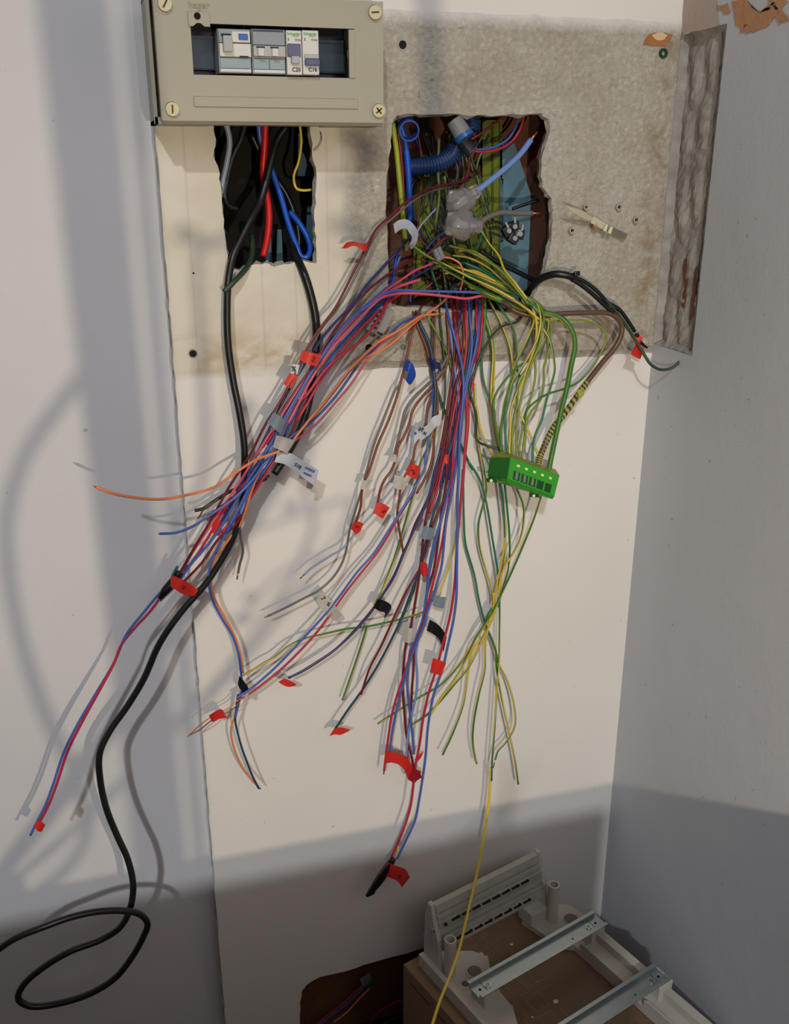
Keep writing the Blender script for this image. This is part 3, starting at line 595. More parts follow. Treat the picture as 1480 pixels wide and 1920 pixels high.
# greens among the central strands
wire('teal wire crossing behind the strands from upper left to lower right', 'J', 1.6, 'c 10 16 20 22', '816,715 821,727 828,750 838,777 852,808 866,835 877,859 888,882')
wire('dark green wire hanging straight at the left of the strands', 'E', 1.5, 'h 12 18 22', '822,565 824,592 829,640 834,690 833,740 830,775')
wire('green-black wire just left of the straight dark green one', 'E', 1.5, 'h 10 14 20', '810,570 812,592 810,640 812,672')
wire('brown wire hanging between the dark green ones', 'W', 1.4, 'h 10 12', '818,570 817,592 816,640 815,700')
wire('olive wire slanting behind the strands under the hole', 'YG', 1.5, 'h 8 10 14', '792,578 800,594 816,620 835,655 846,690 856,715', yg='o')
wire('yellow wire hanging between the strands under the hole', 'YG', 1.6, 'h 12 14 16 18', '864,570 867,592 871,640 874,672 870,705 858,760', yg='y')
wire('long green and yellow wire passing left behind the pale strip of the tag pair', 'YG', 1.5, '24 30 34 38 40', '822,770 815,805 803,838 788,872 785,896 772,939 750,1015 734,1064 712,1118 702,1135', yg='g')
# --- green and yellow ---------------------------------------------------
YGN = 'YG'
wire('dark green wire curling from the strands across to the green terminal block', 'E', 1.7, 'c 8 14 20 28 34 38 44 60', '985,587 972,604 943,613 922,634 906,662 893,695 882,727 887,752 895,779 897,827 912,836 945,845')
wire('slim teal and yellow wire left of the twin yellow wires', YGN, 1.5, 'h 14 20 28 36', '909,560 910,592 904,650 903,690 908,722 918,752 926,790 932,830', yg='t')
wire('left one of the twin yellow wires dropping to the terminal block', YGN, 1.8, 'h 14 24 34 50', '900,560 908,592 920,633 924,664 922,706 921,748 925,779 931,820 938,850', yg='y')
wire('right one of the twin yellow wires dropping to the terminal block', YGN, 1.8, 'h 14 24 34 50', '906,558 912,592 925,640 928,670 927,706 926,748 930,790 938,820 944,850', yg='y')
wire('olive wire passing left of the terminal block to a free end below', YGN, 1.5, 'c 12 20 28 36 42 48', '889,718 891,768 895,820 900,852 908,893 910,920 905,943 896,981 898,1022 910,1067 920,1100 923,1133 921,1160 908,1186 886,1216 876,1262 868,1316 849,1370 829,1413', yg='y')
wire('green-yellow wire slanting to the left shoulder of the terminal block', YGN, 1.5, '20 26 40 55', '893,760 900,800 914,837 926,858', yg='y')
def arc_src(k):                                            # where a strand leaves the hole for the arch
    return '%d,%d %d,%d %d,%d' % (810+k*7, 492+k % 4*7, 872+k*5, 506+(k*5) % 13, 935+k*3, 530+(k*7) % 15)
lower = [
 ('bright green wire kinked hard left above the terminal block', 'g', '1012,575 1030,602 1024,636 1008,664 992,676 969,691 952,709 934,733 926,755 928,775 931,803 941,850'),
 ('green wire left of the cluster above the terminal block', 'm', '998,572 1004,600 994,630 982,656 969,685 957,724 949,763 944,786 941,815 944,848'),
 ('grey-green wire bent beneath the kinked bright one', 't', '1000,565 1012,592 1008,630 992,665 971,700 960,717 954,746 946,780 947,815 951,850'),
 ('yellow wire in the front of the cluster above the terminal block', 'y', '1005,572 1018,600 1008,640 992,686 974,712 969,735 961,757 957,775 957,809 955,852'),
 ('olive yellow wire in the middle of the cluster', 'o', '1010,570 1022,598 1012,640 989,694 974,724 971,757 964,792 962,855'),
 ('olive wire just right of the cluster middle', 'o', '1002,574 1014,604 1010,645 997,675 983,717 974,754 969,786 966,820 970,860'),
 ('yellow wire crossing to the right through the cluster', 'y', '990,566 1004,596 1004,640 985,700 972,735 968,755 973,772 980,786 997,823 1012,862'),
 ('grey-brown wire hanging behind the cluster', 'o', '992,570 1006,602 1006,640 1004,669 1005,700 1001,729 993,757 983,786 980,809 972,850 972,862'),
 ('brownish wire bowing right before it joins the cluster', 'o', '1018,575 1034,606 1035,636 1030,663 1023,689 1021,729 1015,752 997,775 989,798 986,832 979,866'),
 ('grey-green wire making the widest arc right of the cluster', 't', '985,577 1006,602 1022,622 1031,640 1038,677 1039,694 1032,723 1024,749 1015,786 1001,820 997,870'),
]
for k, (lb, yg, pts) in enumerate(lower):
    wire(lb, YGN, 1.6, 'c -45 -30 4 30 44 46 48 52 56 62 70', arc_src(k)+' '+pts, yg=yg)
wire('thin olive wire looping far out to the right and back to the terminal block', YGN, 1.5, 'c -20 10 30 36 40 46 48 50 54 60 70', '925,540 960,560 1000,590 1037,602 1068,600 1100,602 1125,612 1138,632 1129,658 1110,689 1085,716 1058,729 1027,739 1006,752 989,770 985,810 978,864', yg='o')
wire('olive wire from the hole lip joining the cluster, left one', YGN, 1.6, 'h 14 22 30', '915,560 927,580 943,612 958,654 963,689 966,715', yg='y')
wire('olive wire from the hole lip joining the cluster, right one', YGN, 1.6, 'h 14 22 30', '925,560 941,582 962,618 967,654 967,685 975,712', yg='o')
for k, (lb, yg, pts) in enumerate([
 ('bright yellow wire arching along the underside of the green sheaf', 'y', '838,500 870,515 905,533 945,553 985,577 1012,600'),
 ('green wire along the top edge of the green sheaf', 'g', '860,470 885,470 920,490 945,515 970,545 1000,575'),
 ('teal wire near the top of the green sheaf', 't', '850,480 880,484 915,500 950,530 985,560 1020,588'),
 ('light green wire from the tiny clear connector to the green sheaf', 'g', '820,480 828,500 860,520 890,540 915,556 940,566'),
 ('pale green wire from the upper left of the right hole into the green sheaf', 'g', '775,462 800,480 835,497 880,520 925,540 965,562'),
 ('dark teal wire deep in the green sheaf', 't', '870,492 900,505 930,522 955,540 985,562 1015,590'),
 ('olive wire deep in the green sheaf', 'o', '840,460 870,468 905,485 935,505 962,535 990,570'),
 ('green wire climbing from the sheaf towards the black stub', 'g', '900,430 915,455 935,480 945,505 965,530 988,560')]):
    wire(lb, YGN, 1.7, '-34 -26 -10 8 28 38', pts, yg=yg)
wire('thick green and yellow earth cable arching down into the terminal block', YGN, 3.6, 'c -30 -5 20 40 52 60 66 72 78', '880,535 930,556 975,578 1006,585 1039,590 1060,602 1074,622 1079,648 1072,685 1064,727 1054,768 1045,810 1034,862 1030,884', name='earth_cable', cat='cable', yg='m')
wb = wire('brown cable looping right and down into the terminal block', 'V', 3.5, 'c -25 4 25 40 44 46 50 58 66 74 80', '915,552 945,567 970,585 1005,593 1050,589 1103,587 1147,589 1165,603 1169,620 1159,648 1135,677 1112,706 1085,743 1058,781 1041,802 1027,829 1016,856 1011,884', name='brown_cable', cat='cable')
# yellow-green tape spiralled on the brown cable
tp = path('1104,717 1085,743 1058,781 1041,802 1027,829 1016,856 1012,874', '57 80'); tpc = catmull(tp, 26)
off = Vector((0, ((CNT[0]*37) % 7-3)*.0011, 0)); tpc = [p+off for p in tpc]
v, f = sweep(tpc, .0041, 12); mi = [1 if ((i//12)*1.0+(i % 12)*.5) % 6 < 2.6 else 0 for i in range(len(f)-2)]+[0, 0]
o = meshobj('spiral_tape', v, f, [mat('tape_dark', (58, 48, 34), .4), mat('tape_lime', (160, 160, 58), .4)], wb, mi=mi); o['label'] = 'black and lime spiral tape'
bm = bmesh.new(); hexa(bm, [P(1084, 728, 66), P(1098, 724, 66), P(1100, 738, 66), P(1086, 744, 66)] and [P(a, b, c/1000) for a, b, c in ((1082, 734, 66), (1090, 728, 66), (1096, 740, 66), (1088, 748, 66), (1082, 734, 65), (1090, 728, 65), (1096, 740, 65), (1088, 748, 65))])
bmobj('tape_end', bm, mat('tape_lime', (0, 0, 0)), wb)
# below the terminal block
low2 = [
 ('teal wire running from the strands down across to the long yellow wire', 't', '24 34 44 52 60 64 66', '876,862 898,897 910,937 922,1006 934,1083 936,1133 936,1184 935,1240 931,1289 927,1356 922,1424 921,1462'),
 ('green wire with stripped copper tip, hooked at its end', 't', '20 30 40 50 54', '868,880 869,916 870,971 873,1018 890,1079 898,1123 910,1168 930,1221 936,1245 951,1275 965,1329 965,1362 949,1391 934,1408 929,1424'),
 ('yellow wire with the free end furthest to the left under the strands', 'y', '60 56 52 46 40', '940,906 946,951 950,992 946,1032 938,1073 931,1108 923,1153 897,1194 865,1243 830,1283 789,1308 749,1333 709,1359'),
 ('yellow wire ending behind the lower strands beside the ribbon pair', 'y', '66 60 54 48 42', '967,914 980,947 980,981 973,1012 960,1038 946,1058 936,1090 931,1130 922,1158 900,1205 878,1248 851,1281 824,1313 800,1338 770,1358'),
 ('pale yellow wire from the right foot of the terminal block', 'y', '75 68 60 54 48', '1014,930 1001,971 979,1026 956,1079 938,1117 922,1150 894,1194 876,1232 857,1267 827,1308 806,1341'),
 ('teal wire dropping from below the terminal block, left one', 't', '62 58 54 50', '938,905 943,925 946,960 948,1000 948,1035 940,1090 936,1135'),
 ('teal wire dropping from below the terminal block, right one', 't', '62 58 54 50', '948,906 951,935 954,965 957,1000 958,1040 954,1075 945,1105 936,1140'),
 ('yellow wire curving to a short green-tipped free end', 'y', '56 54 50 48', '924,1110 924,1140 915,1175 909,1208 908,1254 897,1302 888,1351 886,1389 893,1430'),
 ('green and yellow wire ending lowest right of the long yellow wire', 'g', '56 52 50 48 46', '922,1140 911,1168 920,1192 930,1222 932,1256 941,1308 954,1370 965,1424 972,1470'),
 ('yellow wire from behind the strands to the grey clip', 'y', '14 20 28', '864,980 853,1026 839,1075 828,1105 822,1120'),
 ('thin yellow wire running left across the strands to the black and white clip', 'y', '34 40 44 44 42', '800,1143 791,1146 765,1155 737,1162 691,1172 645,1178 602,1188 569,1196 540,1210 515,1230 494,1241 474,1254 455,1264'),
 ('short straight olive wire hanging alone with a cut end', 'o', '20 24 28', '688,1172 680,1200 668,1237 655,1275 642,1312'),
]
for k, (lb, yg, dep, pts) in enumerate(low2):
    wire(lb, YGN, 1.55, dep, pts, yg=yg, cu=14 if 'stripped' in lb else 0)
wire('long yellow wire hanging down in front of everything to the bottom of the picture', 'Y', 2.2, '66 70 80 100 130 170 220 270 300', '921,1440 918,1500 908,1570 900,1615 889,1665 876,1720 862,1780 845,1830 825,1880 806,1940 790,1990', yg='y')
# --- black cables -------------------------------------------------------
wire('long black cable dropping from the left hole and coiling at the lower left', 'K', 4.4, 'c -25 -25 -20 -12 0 10 16 26 40 48 50 50 50 54 58 60 64 70 76 80 84 88 92 100 108 112 114 114 110 106 104 112 120 122 116 110', '539,236 521,262 511,294 500,341 489,378 474,406 455,444 438,481 430,519 427,560 428,640 438,715 450,775 459,840 458,900 452,960 440,1005 420,1045 385,1098 340,1150 300,1208 270,1275 240,1325 205,1375 187,1415 188,1465 200,1520 220,1570 240,1615 250,1665 243,1710 225,1742 190,1765 130,1788 80,1818 44,1850 34,1876 56,1890 110,1885 170,1866 215,1838 245,1802 268,1762 277,1736 264,1718 232,1711 180,1713 130,1724 80,1742 30,1762 -5,1785 -40,1820', name='black_cable', cat='cable', n=14)
wc = wire('thick black cable behind the tied bundle, cut off by the white tag', 'K', 5.2, 'c -34 -14 9 14 20 28 36 42', '545,455 551,474 562,496 570,514 580,545 590,590 593,630 588,690 578,755 562,806 538,850 514,888', name='black_cable', cat='cable', n=14)
wire('black cable bent out of the right hole with a tie near its split', 'K', 4.8, '-35 -12 4 20 28 30', '978,560 992,546 1003,532 1020,520 1042,514 1062,516 1076,521', name='black_cable', cat='cable', n=12)
wire('upper black branch of the split cable, ending by the red flag', 'K', 2.7, '30 36 42 44', '1072,518 1095,527 1120,545 1142,568 1162,580 1178,600 1192,622')
wire('lower black branch of the split cable, ending at the brown loop', 'K', 2.9, '30 34 38', '1072,524 1088,534 1112,553 1130,570 1148,586')
wire('olive-black wire with a free frayed end reaching out over the right wall', 'E', 2.0, '34 40 50 60 66 72 80 84', '1128,555 1145,572 1168,602 1190,636 1205,660 1220,683 1240,693 1262,688 1285,666 1308,640 1330,620 1350,611 1366,606', cu=0)
wire('dark frayed tip at the free end over the right wall', 'K', 1.6, '84 85', '1362,607 1372,603 1380,600', name='frayed_tip')
bm = bmesh.new(); c = P(1076, 521, .031); cyl(bm, c-Vector((.002, 0, -.001)), (1, 0, -.25), .0062, .004, 12); box(bm, (c.x-.001, c.y-.006, c.z+.003), (c.x+.006, c.y-.002, c.z+.009), bev=.0008)
tag(bmobj('cable_tie', bm, mat('wire_K', (0, 0, 0))), 'small black cable tie around the split of the right black cable', 'cable tie')
# short ends around the cut black cable
wire('dark green-black wire out of the cut cable, ending in a blunt tip', 'E', 2.3, '44 48 52 56', '506,893 480,906 450,915 425,927 400,943 382,955 366,959')
wire('navy-black wire out of the cut cable, crossing under the green-black one', 'K', 1.8, '42 46 50 54', '500,897 470,910 445,925 420,945 398,962')
wire('thin bare strand hooked below the blunt green-black tip', 'W', .9, '54 55', '402,942 390,952 380,958 374,968 370,972', name='bare_wire')
wire('grey wire hanging alone right of the long black cable', 'G', 1.7, '40 38 36', '452,955 450,985 452,1010 456,1035 450,1060 447,1076', cu=9)
# --- in the left hole ---------------------------------------------------
wire('pale blue-grey wire at the left of the left hole', 'A', 3.4, '-12 -14 -18 -20', '423,228 430,266 425,303 416,346 414,368')
wire('black cable curling in the left part of the left hole', 'K', 3.6, '-22 -20 -18 -24', '459,232 451,262 436,294 425,341 421,369 429,386 445,392')
wire('red cable hanging in the left hole', 'H', 4.2, '-32 -34 -34 -30 -28', '498,228 496,284 494,313 496,345 502,374 505,406 502,444 494,481', name='red_cable', cat='cable', n=12)
wire('thick blue cable bent up on itself in the left hole', 'U', 3.5, '-40 -34 -28 -20 -14 -20 -30 -44', '505,300 515,331 528,369 541,416 558,463 567,482 577,482 583,468 579,448 564,421 545,397', name='blue_cable', cat='cable', n=12)
wire('short blue wire behind the red cable at the top of the left hole', 'B', 3.2, '-38 -42', '484,228 488,262 500,290')
wire('thin yellow wire curving through the right of the left hole', 'Y', 1.6, '-14 -20 -24', '562,230 565,266 560,303 551,331 556,353 568,357 584,356')
wire('dark green stub poking out at the bottom left of the left hole', 'E', 3.4, '-24 -14 4 18 22', '472,440 474,468 466,498 444,524 420,548')
wire('thin black hair wire curling on the wall beside the left hole', 'G', .5, '4 4', '601,248 602,262 596,275 587,283')
wire('dark cable crossing deep in the left hole', 'K', 4.0, '-60 -60', '470,250 500,310 540,370 560,440 556,500')
# --- in the right hole --------------------------------------------------
wire('lime green cable at the far left of the right hole', 'X', 3.4, '-18 -20 -22', '737,230 744,280 750,340 757,415 762,470', yg='y')
wire('thick blue cable hanging at the left of the right hole', 'U', 3.8, '-22 -20 -20', '752,228 762,270 768,330 770,400 768,420', name='blue_cable', cat='cable', n=12)
wire('dark red wire between the blue and green cables of the right hole', 'D', 1.8, '-26 -26', '745,240 752,300 756,380 748,440')
bl = wire('stripped blue cable rising from the upper clear connector', 'L', 3.7, '20 16 6 0', '893,360 915,342 945,318 975,290 996,262', cu=13, name='blue_cable', cat='cable', n=12)
wire('stripped black cable leading right from the lower clear connector', 'G', 3.4, '22 18 12 8', '893,426 915,408 940,399 970,400 1000,400', cu=11, name='black_cable', cat='cable', n=12)
wire('red wire of the pair looping at the top right of the right hole', 'R', 1.6, '-24 -30 -34', '884,283 905,285 930,281 955,268 972,245 982,216')
wire('blue wire of the pair looping at the top right of the right hole', 'B', 1.6, '-28 -34 -38', '884,281 905,280 928,275 952,261 966,240 974,216')
wire('red wire crossing the top of the right hole to the corrugated tube', 'D', 1.6, '-36 -34', '884,262 910,245 940,222 952,214')
wire('dark red pair strand dropping from the corrugated tube', 'D', 1.8, '-24 -30 -36', '882,292 880,320 872,338 860,352')
wire('brown wire looping right of the tiny clear connector', 'O', 1.3, '-26 -18 -22', '830,482 845,484 862,495 868,515 862,545')
wire('pale green wire slanting up to the left of the clear connectors', 'A', 1.3, '-40 -34', '825,384 805,405 785,430 777,460')
for k, (q, c_) in enumerate([('835,330 840,380 848,430 856,470', 'Q'), ('822,260 820,320 822,370 815,420', 'Q'), ('850,290 858,320 852,360 860,430', 'E'), ('800,430 812,455 830,500 838,550', 'E'), ('810,505 822,540 830,575', 'J'), ('900,470 930,490 970,510 1010,530', 'K'), ('850,440 830,450 810,470 790,490', 'D'), ('842,432 820,446 800,468', 'N'), ('780,500 770,530 768,570', 'N'), ('745,470 740,500 735,540', 'U'), ('752,478 742,505 733,540', 'B')]):
    wire(['olive wire behind the clear connectors', 'olive wire left behind the clear connectors', 'dark green wire under the corrugated tube', 'dark green wire below the white loop tag',
          'teal wire at the bottom of the right hole', 'black cable crossing low in front of the blue plaster', 'dark red wire under the lower clear connector', 'navy wire under the lower clear connector',
          'navy wire in the bottom left corner of the right hole', 'deep blue wire bundled at the left lip of the right hole', 'blue wire bundled at the left lip of the right hole'][k], c_, 2.0 if k != 5 else 3.2, '-42 -38' if k < 9 else '-12 -6', q)
# ------------------------------------------------------------------ tags and tape
TR = mat('red_tape', (206, 44, 36), .45, var=.08, vscale=60); TW = mat('white_tape', (196, 200, 206), .5, var=.04)
TB = mat('blue_tape', (24, 66, 152), .4); TG = mat('grey_clip', (122, 134, 146), .4, var=.1, vscale=80); TN = mat('navy_tape', (26, 36, 84), .4)
TK = mat('black_tape', (16, 17, 20), .35, var=.2); TC = mat('clear_tape', (186, 180, 172), .3, var=.2, vscale=90)
def strip(name, m_, label, cat, pairs, group=None, parent=None, thick=.0006, per=5):
    """pairs 'ax,ay,bx,by,d; ...' : the two edges of a folded strip, d mm in front of the wall"""
    q = [tuple(map(float, s.split(','))) for s in pairs.split(';')]
    A = catmull([P(a, b, d/1000) for a, b, c, e, d in q], per) if len(q) > 2 else [P(q[0][0], q[0][1], q[0][4]/1000), P(q[1][0], q[1][1], q[1][4]/1000)]
    B = catmull([P(c, e, d/1000) for a, b, c, e, d in q], per) if len(q) > 2 else [P(q[0][2], q[0][3], q[0][4]/1000), P(q[1][2], q[1][3], q[1][4]/1000)]
    n = len(A); V = []; F = []
    for i in range(n):
        t = (A[min(i+1, n-1)]-A[max(i-1, 0)]); nr = t.cross(B[i]-A[i]); nr = nr.normalized()*thick if nr.length > 1e-12 else Vector((0, thick, 0))
        if nr.y < 0: nr = -nr
        V += [A[i], B[i], A[i]+nr, B[i]+nr]
    for i in range(n-1):
        a, b = i*4, i*4+4
        F += [(a, b, b+1, a+1), (a+2, a+3, b+3, b+2), (a, a+2, b+2, b), (a+1, b+1, b+3, a+3)]
    F += [(0, 1, 3, 2), (n*4-4, n*4-2, n*4-1, n*4-3)]
    o = meshobj(name, V, F, m_, parent)
    if label: tag(o, label, cat, group)
    return o
TAG = 'cable_tag'; CT = 'tag'
def wtag(lb, m_, pairs, txt=None): 
    o = strip(TAG, m_, lb, CT, pairs)
    for t in (txt or []): writing('handwriting', t[0], t[1], t[2], t[3], t[4]/1000, t[6] if len(t) > 6 else INK, o, bold=.02, stretch=t[5] if len(t) > 5 else 1)
    return o
wtag('red flag marked 2, highest on the left bundle', TR, '568,656,561,674,66;584,661,578,683,70;603,665,594,687,68', [('2', (588, 674), 13, -25, 72)])
wtag('small white flag marked %, under the highest red flag', TW, '547,683,545,701,60;562,684,558,702,62', [('%', (551, 692), 13, -10, 63.5)])
wtag('small blank red flag under the white one on the left bundle', TR, '543,699,531,720,60;551,702,538,724,62;560,705,546,729,62')
wtag('grey tape clip folded over the left bundle, upper one', TG, '513,773,501,792,70;524,779,514,804,76;535,790,528,815,70')
wtag('pale grey tape folded over the left bundle, above the written strip', TC, '518,816,512,838,72;534,820,525,844,80;553,826,539,850,74')
wtag('long white strip with handwriting sticking out below the left bundle', TW, '520,848,515,866,62;545,850,535,871,68;568,864,556,886,70;598,882,590,911,70',
     [('B15', (559, 873), 9, 142, 71.2, 1), ('cuisine', (577, 890), 8, 150, 71.4, .8, BINK), ('BUREAU', (581, 880), 7, 150, 71.4, .8, BINK)])
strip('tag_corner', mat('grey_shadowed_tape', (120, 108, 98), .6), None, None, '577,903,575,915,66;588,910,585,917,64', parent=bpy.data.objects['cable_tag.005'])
wtag('curled red flag high on the wall left of the right hole', TR, '641,467,640,464,30;650,455,648,466,34;664,453,664,461,38;678,457,682,471,40;690,455,688,470,38')
wtag('large white loop of tape at the left of the right hole', TW, '738,420,741,438,14;750,412,752,430,20;764,412,762,429,24;776,421,768,437,26;784,436,773,446,24;781,456,767,460,20;773,467,763,462,14')
wtag('red flag curled round the forked grey wire', TR, '664,978,658,990,48;672,978,668,1002,52;682,982,676,996,50', [('5', (671, 988), 9, 60, 54)])
wtag('red flag marked 3 in the middle of the lower wall', TR, '707,942,700,961,48;718,944,710,968,50;731,952,718,973,50', [('3', (720, 959), 11, -75, 51.5)])
wtag('square red flag marked 2 left of the central strands', TR, '770,867,761,889,40;778,871,770,894,44;788,875,783,900,42', [('2', (775, 885), 12, 20, 45.5)])
wtag('square white translucent tag below the square red flag', TC, '740,890,737,912,40;750,893,745,917,42;762,896,754,918,40')
wtag('large white tag with black marks across the strands', TW, '769,812,778,832,30;784,804,796,822,34;800,798,808,812,40;812,782,818,800,46;828,776,823,795,44',
     [('8', (778, 812), 10, 70, 36), ('%', (790, 805), 13, 60, 39.5), ('x', (796, 812), 12, 60, 41)])
o = bpy.data.objects
strip('cable_tag', TB, 'blue tape flag on the dark red wire under the right hole', CT, '762,676,757,692,32;770,677,764,698,36;775,684,765,706,36;780,704,762,714,34;772,720,768,722,32')
strip('cable_tag', TN, 'navy tape wrapped on the thick blue wire under the right hole', CT, '803,672,808,694,34;814,676,820,692,38;826,681,828,698,36')
wtag('red flag marked 2 beside the black sleeve on the left', TR, '323,1079,316,1098,62;338,1085,328,1105,70;354,1093,345,1115,68;372,1107,364,1118,64', [('2', (344, 1102), 10, -20, 70.5)])
wtag('red flag crumpled among the wires at the lower end of the left bundle', TR, '404,970,396,994,56;411,975,402,1003,60;419,982,412,1005,56')
wtag('small red tape end above the crumpled flag in the left bundle', TR, '398,958,392,972,58;410,953,404,968,56;432,956,425,963,54')
wtag('red knot of tape at the tip of the lowest left pair', TR, '72,1536,62,1548,84;79,1541,70,1558,88;85,1547,78,1560,84')
wtag('crumpled white tag marked 7 on the blue and red pair', TC, '607,1109,592,1124,52;618,1122,601,1138,54;630,1138,612,1153,52;641,1154,630,1164,46', [('7', (606, 1122), 12, -55, 55.5), ('%', (616, 1133), 10, -40, 55.5)])
wtag('black and grey tape clip on the pair left of the olive wire', TK, '708,1123,700,1139,60;720,1126,712,1146,66;733,1134,722,1149,62;734,1142,721,1160,58')
wtag('blue-grey tape clip with a pale edge on the central strands', TG, '796,986,786,1008,58;804,988,796,1011,62;808,989,803,1012,60;817,991,811,1012,56')
wtag('rounded red tape tab in the centre of the strands', TR, '788,1055,789,1076,50;795,1053,796,1082,56;802,1058,803,1078,50')
wtag('pale grey clip with a black notch right of the strands', TG, '818,1117,811,1135,40;825,1119,820,1139,44;837,1120,832,1141,42')
wtag('black tape band with pale scrawl right of the lower strands', TK, '806,1162,800,1182,42;820,1170,814,1190,46;830,1180,824,1199,46;838,1194,832,1222,42')
wtag('pale grey clip folded on the lower strands', TC, '757,1180,755,1200,54;770,1178,766,1206,62;783,1180,776,1203,56')
wtag('square red flag low on the longest central pair', TR, '812,1234,806,1260,72;822,1237,816,1263,76;837,1243,828,1267,74')
wtag('long red ribbon spanning the ends of the central strands', TR, '722,1409,721,1432,60;734,1410,733,1430,66;752,1414,748,1434,66;766,1423,760,1446,62;776,1440,768,1464,56;790,1446,786,1462,54')
wtag('narrow red tape end crossing behind the blue wire above the ribbon end', TR, '795,1408,794,1410,60;786,1416,790,1420,58;778,1424,782,1430,56')
wtag('dark red tape corner under the right end of the long ribbon', mat('deep_red_tape', (150, 22, 34), .45), '778,1440,770,1462,70;788,1450,776,1470,66;792,1458,784,1461,60')
wtag('lone leaf-shaped red flag left of centre', TR, '524,1277,522,1279,58;534,1273,532,1285,60;545,1277,541,1288,60;556,1283,553,1286,56')
wtag('pointed red flag on the looped bare copper strands', TR, '392,1342,398,1354,60;402,1335,404,1352,64;415,1330,412,1348,62;424,1343,426,1346,58')
wtag('low leaf-shaped red flag right of the short olive wire', TR, '619,1378,619,1380,60;628,1367,628,1377,62;638,1364,638,1378,62;656,1368,656,1370,58')
wtag('large red flag marked 3 on the lowest black sleeve', TR, '728,1618,712,1640,78;744,1624,732,1646,84;760,1630,745,1652,84;769,1645,754,1664,78', [('3', (749, 1644), 11, -30, 86)])
wtag('red flag with frayed black edge on the split black cable', TR, '1196,627,1188,632,46;1204,632,1192,644,50;1200,648,1188,656,48;1207,655,1184,664,46;1201,674,1192,670,44')
wtag('red tape patch tucked in the left of the central strands', TR, '836,852,831,868,34;842,853,840,870,36')
wtag('small red tape patch right of the other in the central strands', TR, '850,862,847,878,34;856,864,854,880,34')
wtag('tiny torn white flag on the grey and red pair', TC, '737,851,728,864,40;742,852,740,866,44;746,858,748,871,40')
wtag('grey translucent tape wrapped on the forked grey wire', TC, '680,900,675,916,48;687,901,682,918,50;700,900,694,905,46')
o = wtag('black strap of the two-tone clip below the curling blue and orange pair', TK, '449,1268,446,1282,46;456,1276,449,1290,50;464,1286,455,1298,52;468,1296,460,1302,52')
wtag('small white roll of tape under the black strap', mat('white_roll', (190, 186, 184), .4), '460,1298,456,1308,54;464,1299,461,1315,58;468,1300,467,1312,54')
wtag('frayed grey tape between the two clips of the left bundle', TC, '497,832,480,850,56;503,836,486,858,58;508,842,494,864,56')
# sleeves: insulating tape over wire ends
def sleeve(lb, pts, dep, r, prof):
    v, f = sweep(catmull(path(pts, dep), 6), r, 12, rfun=prof); return tag(meshobj('tape_sleeve', v, f, TK, smooth=True), lb, 'sleeve')
sleeve('glossy black sleeve taped over the lowest central wire ends', '738,1609 728,1625 716,1643 704,1660 696,1672 687,1680', '75 76', .0062, lambda t: .7+.45*math.sin(min(1, t*1.3)*math.pi)*1 if t < .75 else max(.25, 1.0-(t-.75)*2.6))
sleeve('black tape wrapped where the left pair leaves the bundle', '336,1072 328,1086 318,1098 308,1110 299,1122', '58 60', .0056, lambda t: 1.0 if t < .7 else 1-(t-.7)*1.7)
sleeve('frayed black tape end by the red flag on the split cable', '1194,626 1200,640 1208,648 1214,652', '46 44', .0030, lambda t: 1-.5*t)
# ------------------------------------------------------------------ green terminal block
TGN = mat('terminal_green', (58, 156, 44), .42); TGD = mat('terminal_dark', (18, 72, 26), .5); TGP = mat('terminal_print', (214, 236, 160), .5); TOL = mat('terminal_olive', (146, 148, 50), .45)
te = empty('earth_terminal_block', P(990, 925, .08), 'bright green earth terminal block hanging from the green and yellow wires', 'terminal block')
f4 = [P(958, 857, .100), P(1050, 892, .094), P(1040, 932, .094), P(952, 899, .100)]
b4 = [P(920, 857, .066), P(1024, 884, .060), P(1012, 918, .060), P(916, 894, .066)]
bm = bmesh.new(); hexa(bm, f4+b4); bmesh.ops.bevel(bm, geom=bm.edges[:], offset=.0006, segments=2, affect='EDGES'); bmobj('housing', bm, TGN, te)
def FF(s, t, n=0):   # point on the front face: s to the right, t down, n outwards
    a = f4[0].lerp(f4[1], s); b = f4[3].lerp(f4[2], s); nr = (f4[1]-f4[0]).cross(f4[3]-f4[0]).normalized()
    if nr.y > 0: nr = -nr
    return a.lerp(b, t)+nr*n
def fbox(nm, m_, s0, s1, t0, t1, n0, n1, parent=te):
    bm = bmesh.new(); hexa(bm, [FF(s0, t0, n1), FF(s1, t0, n1), FF(s1, t1, n1), FF(s0, t1, n1), FF(s0, t0, n0), FF(s1, t0, n0), FF(s1, t1, n0), FF(s0, t1, n0)]); return bmobj(nm, bm, m_, parent)
bm = bmesh.new(); hexa(bm, [f4[0], f4[1], f4[1]+Vector((0, .001, -.001)), f4[0]+Vector((0, .001, -.001)), P(941, 846, .072), P(1042, 880, .066), b4[1], b4[0]]); bmobj('wire_guide', bm, TOL, te)
STL = mat('clamp_steel', (158, 160, 162), .35, .7)
for k in range(5):
    s0 = .10+k*.165
    sl = fbox('slot', TGD, s0, s0+.125, .52, .90, -.001, .0004)
    if k < 3: fbox('clamp', STL, s0+.03, s0+.085, .53, .86, .0004, .0016, sl)
    fbox('slot_rib', TGN, s0+.125, s0+.155, .50, .92, -.001, .0010)
    fbox('print_mark', TGP, .14+k*.165, .14+k*.165+.055, .20, .30, -.0005, .0005)
bm = bmesh.new(); hexa(bm, [P(950, 898, .104), P(1040, 931, .098), P(1036, 936, .094), P(951, 905, .100), P(917, 893, .060), P(1014, 917, .056), P(1014, 921, .056), P(915, 899, .060)]); bmobj('foot_flange', bm, TGN, te)
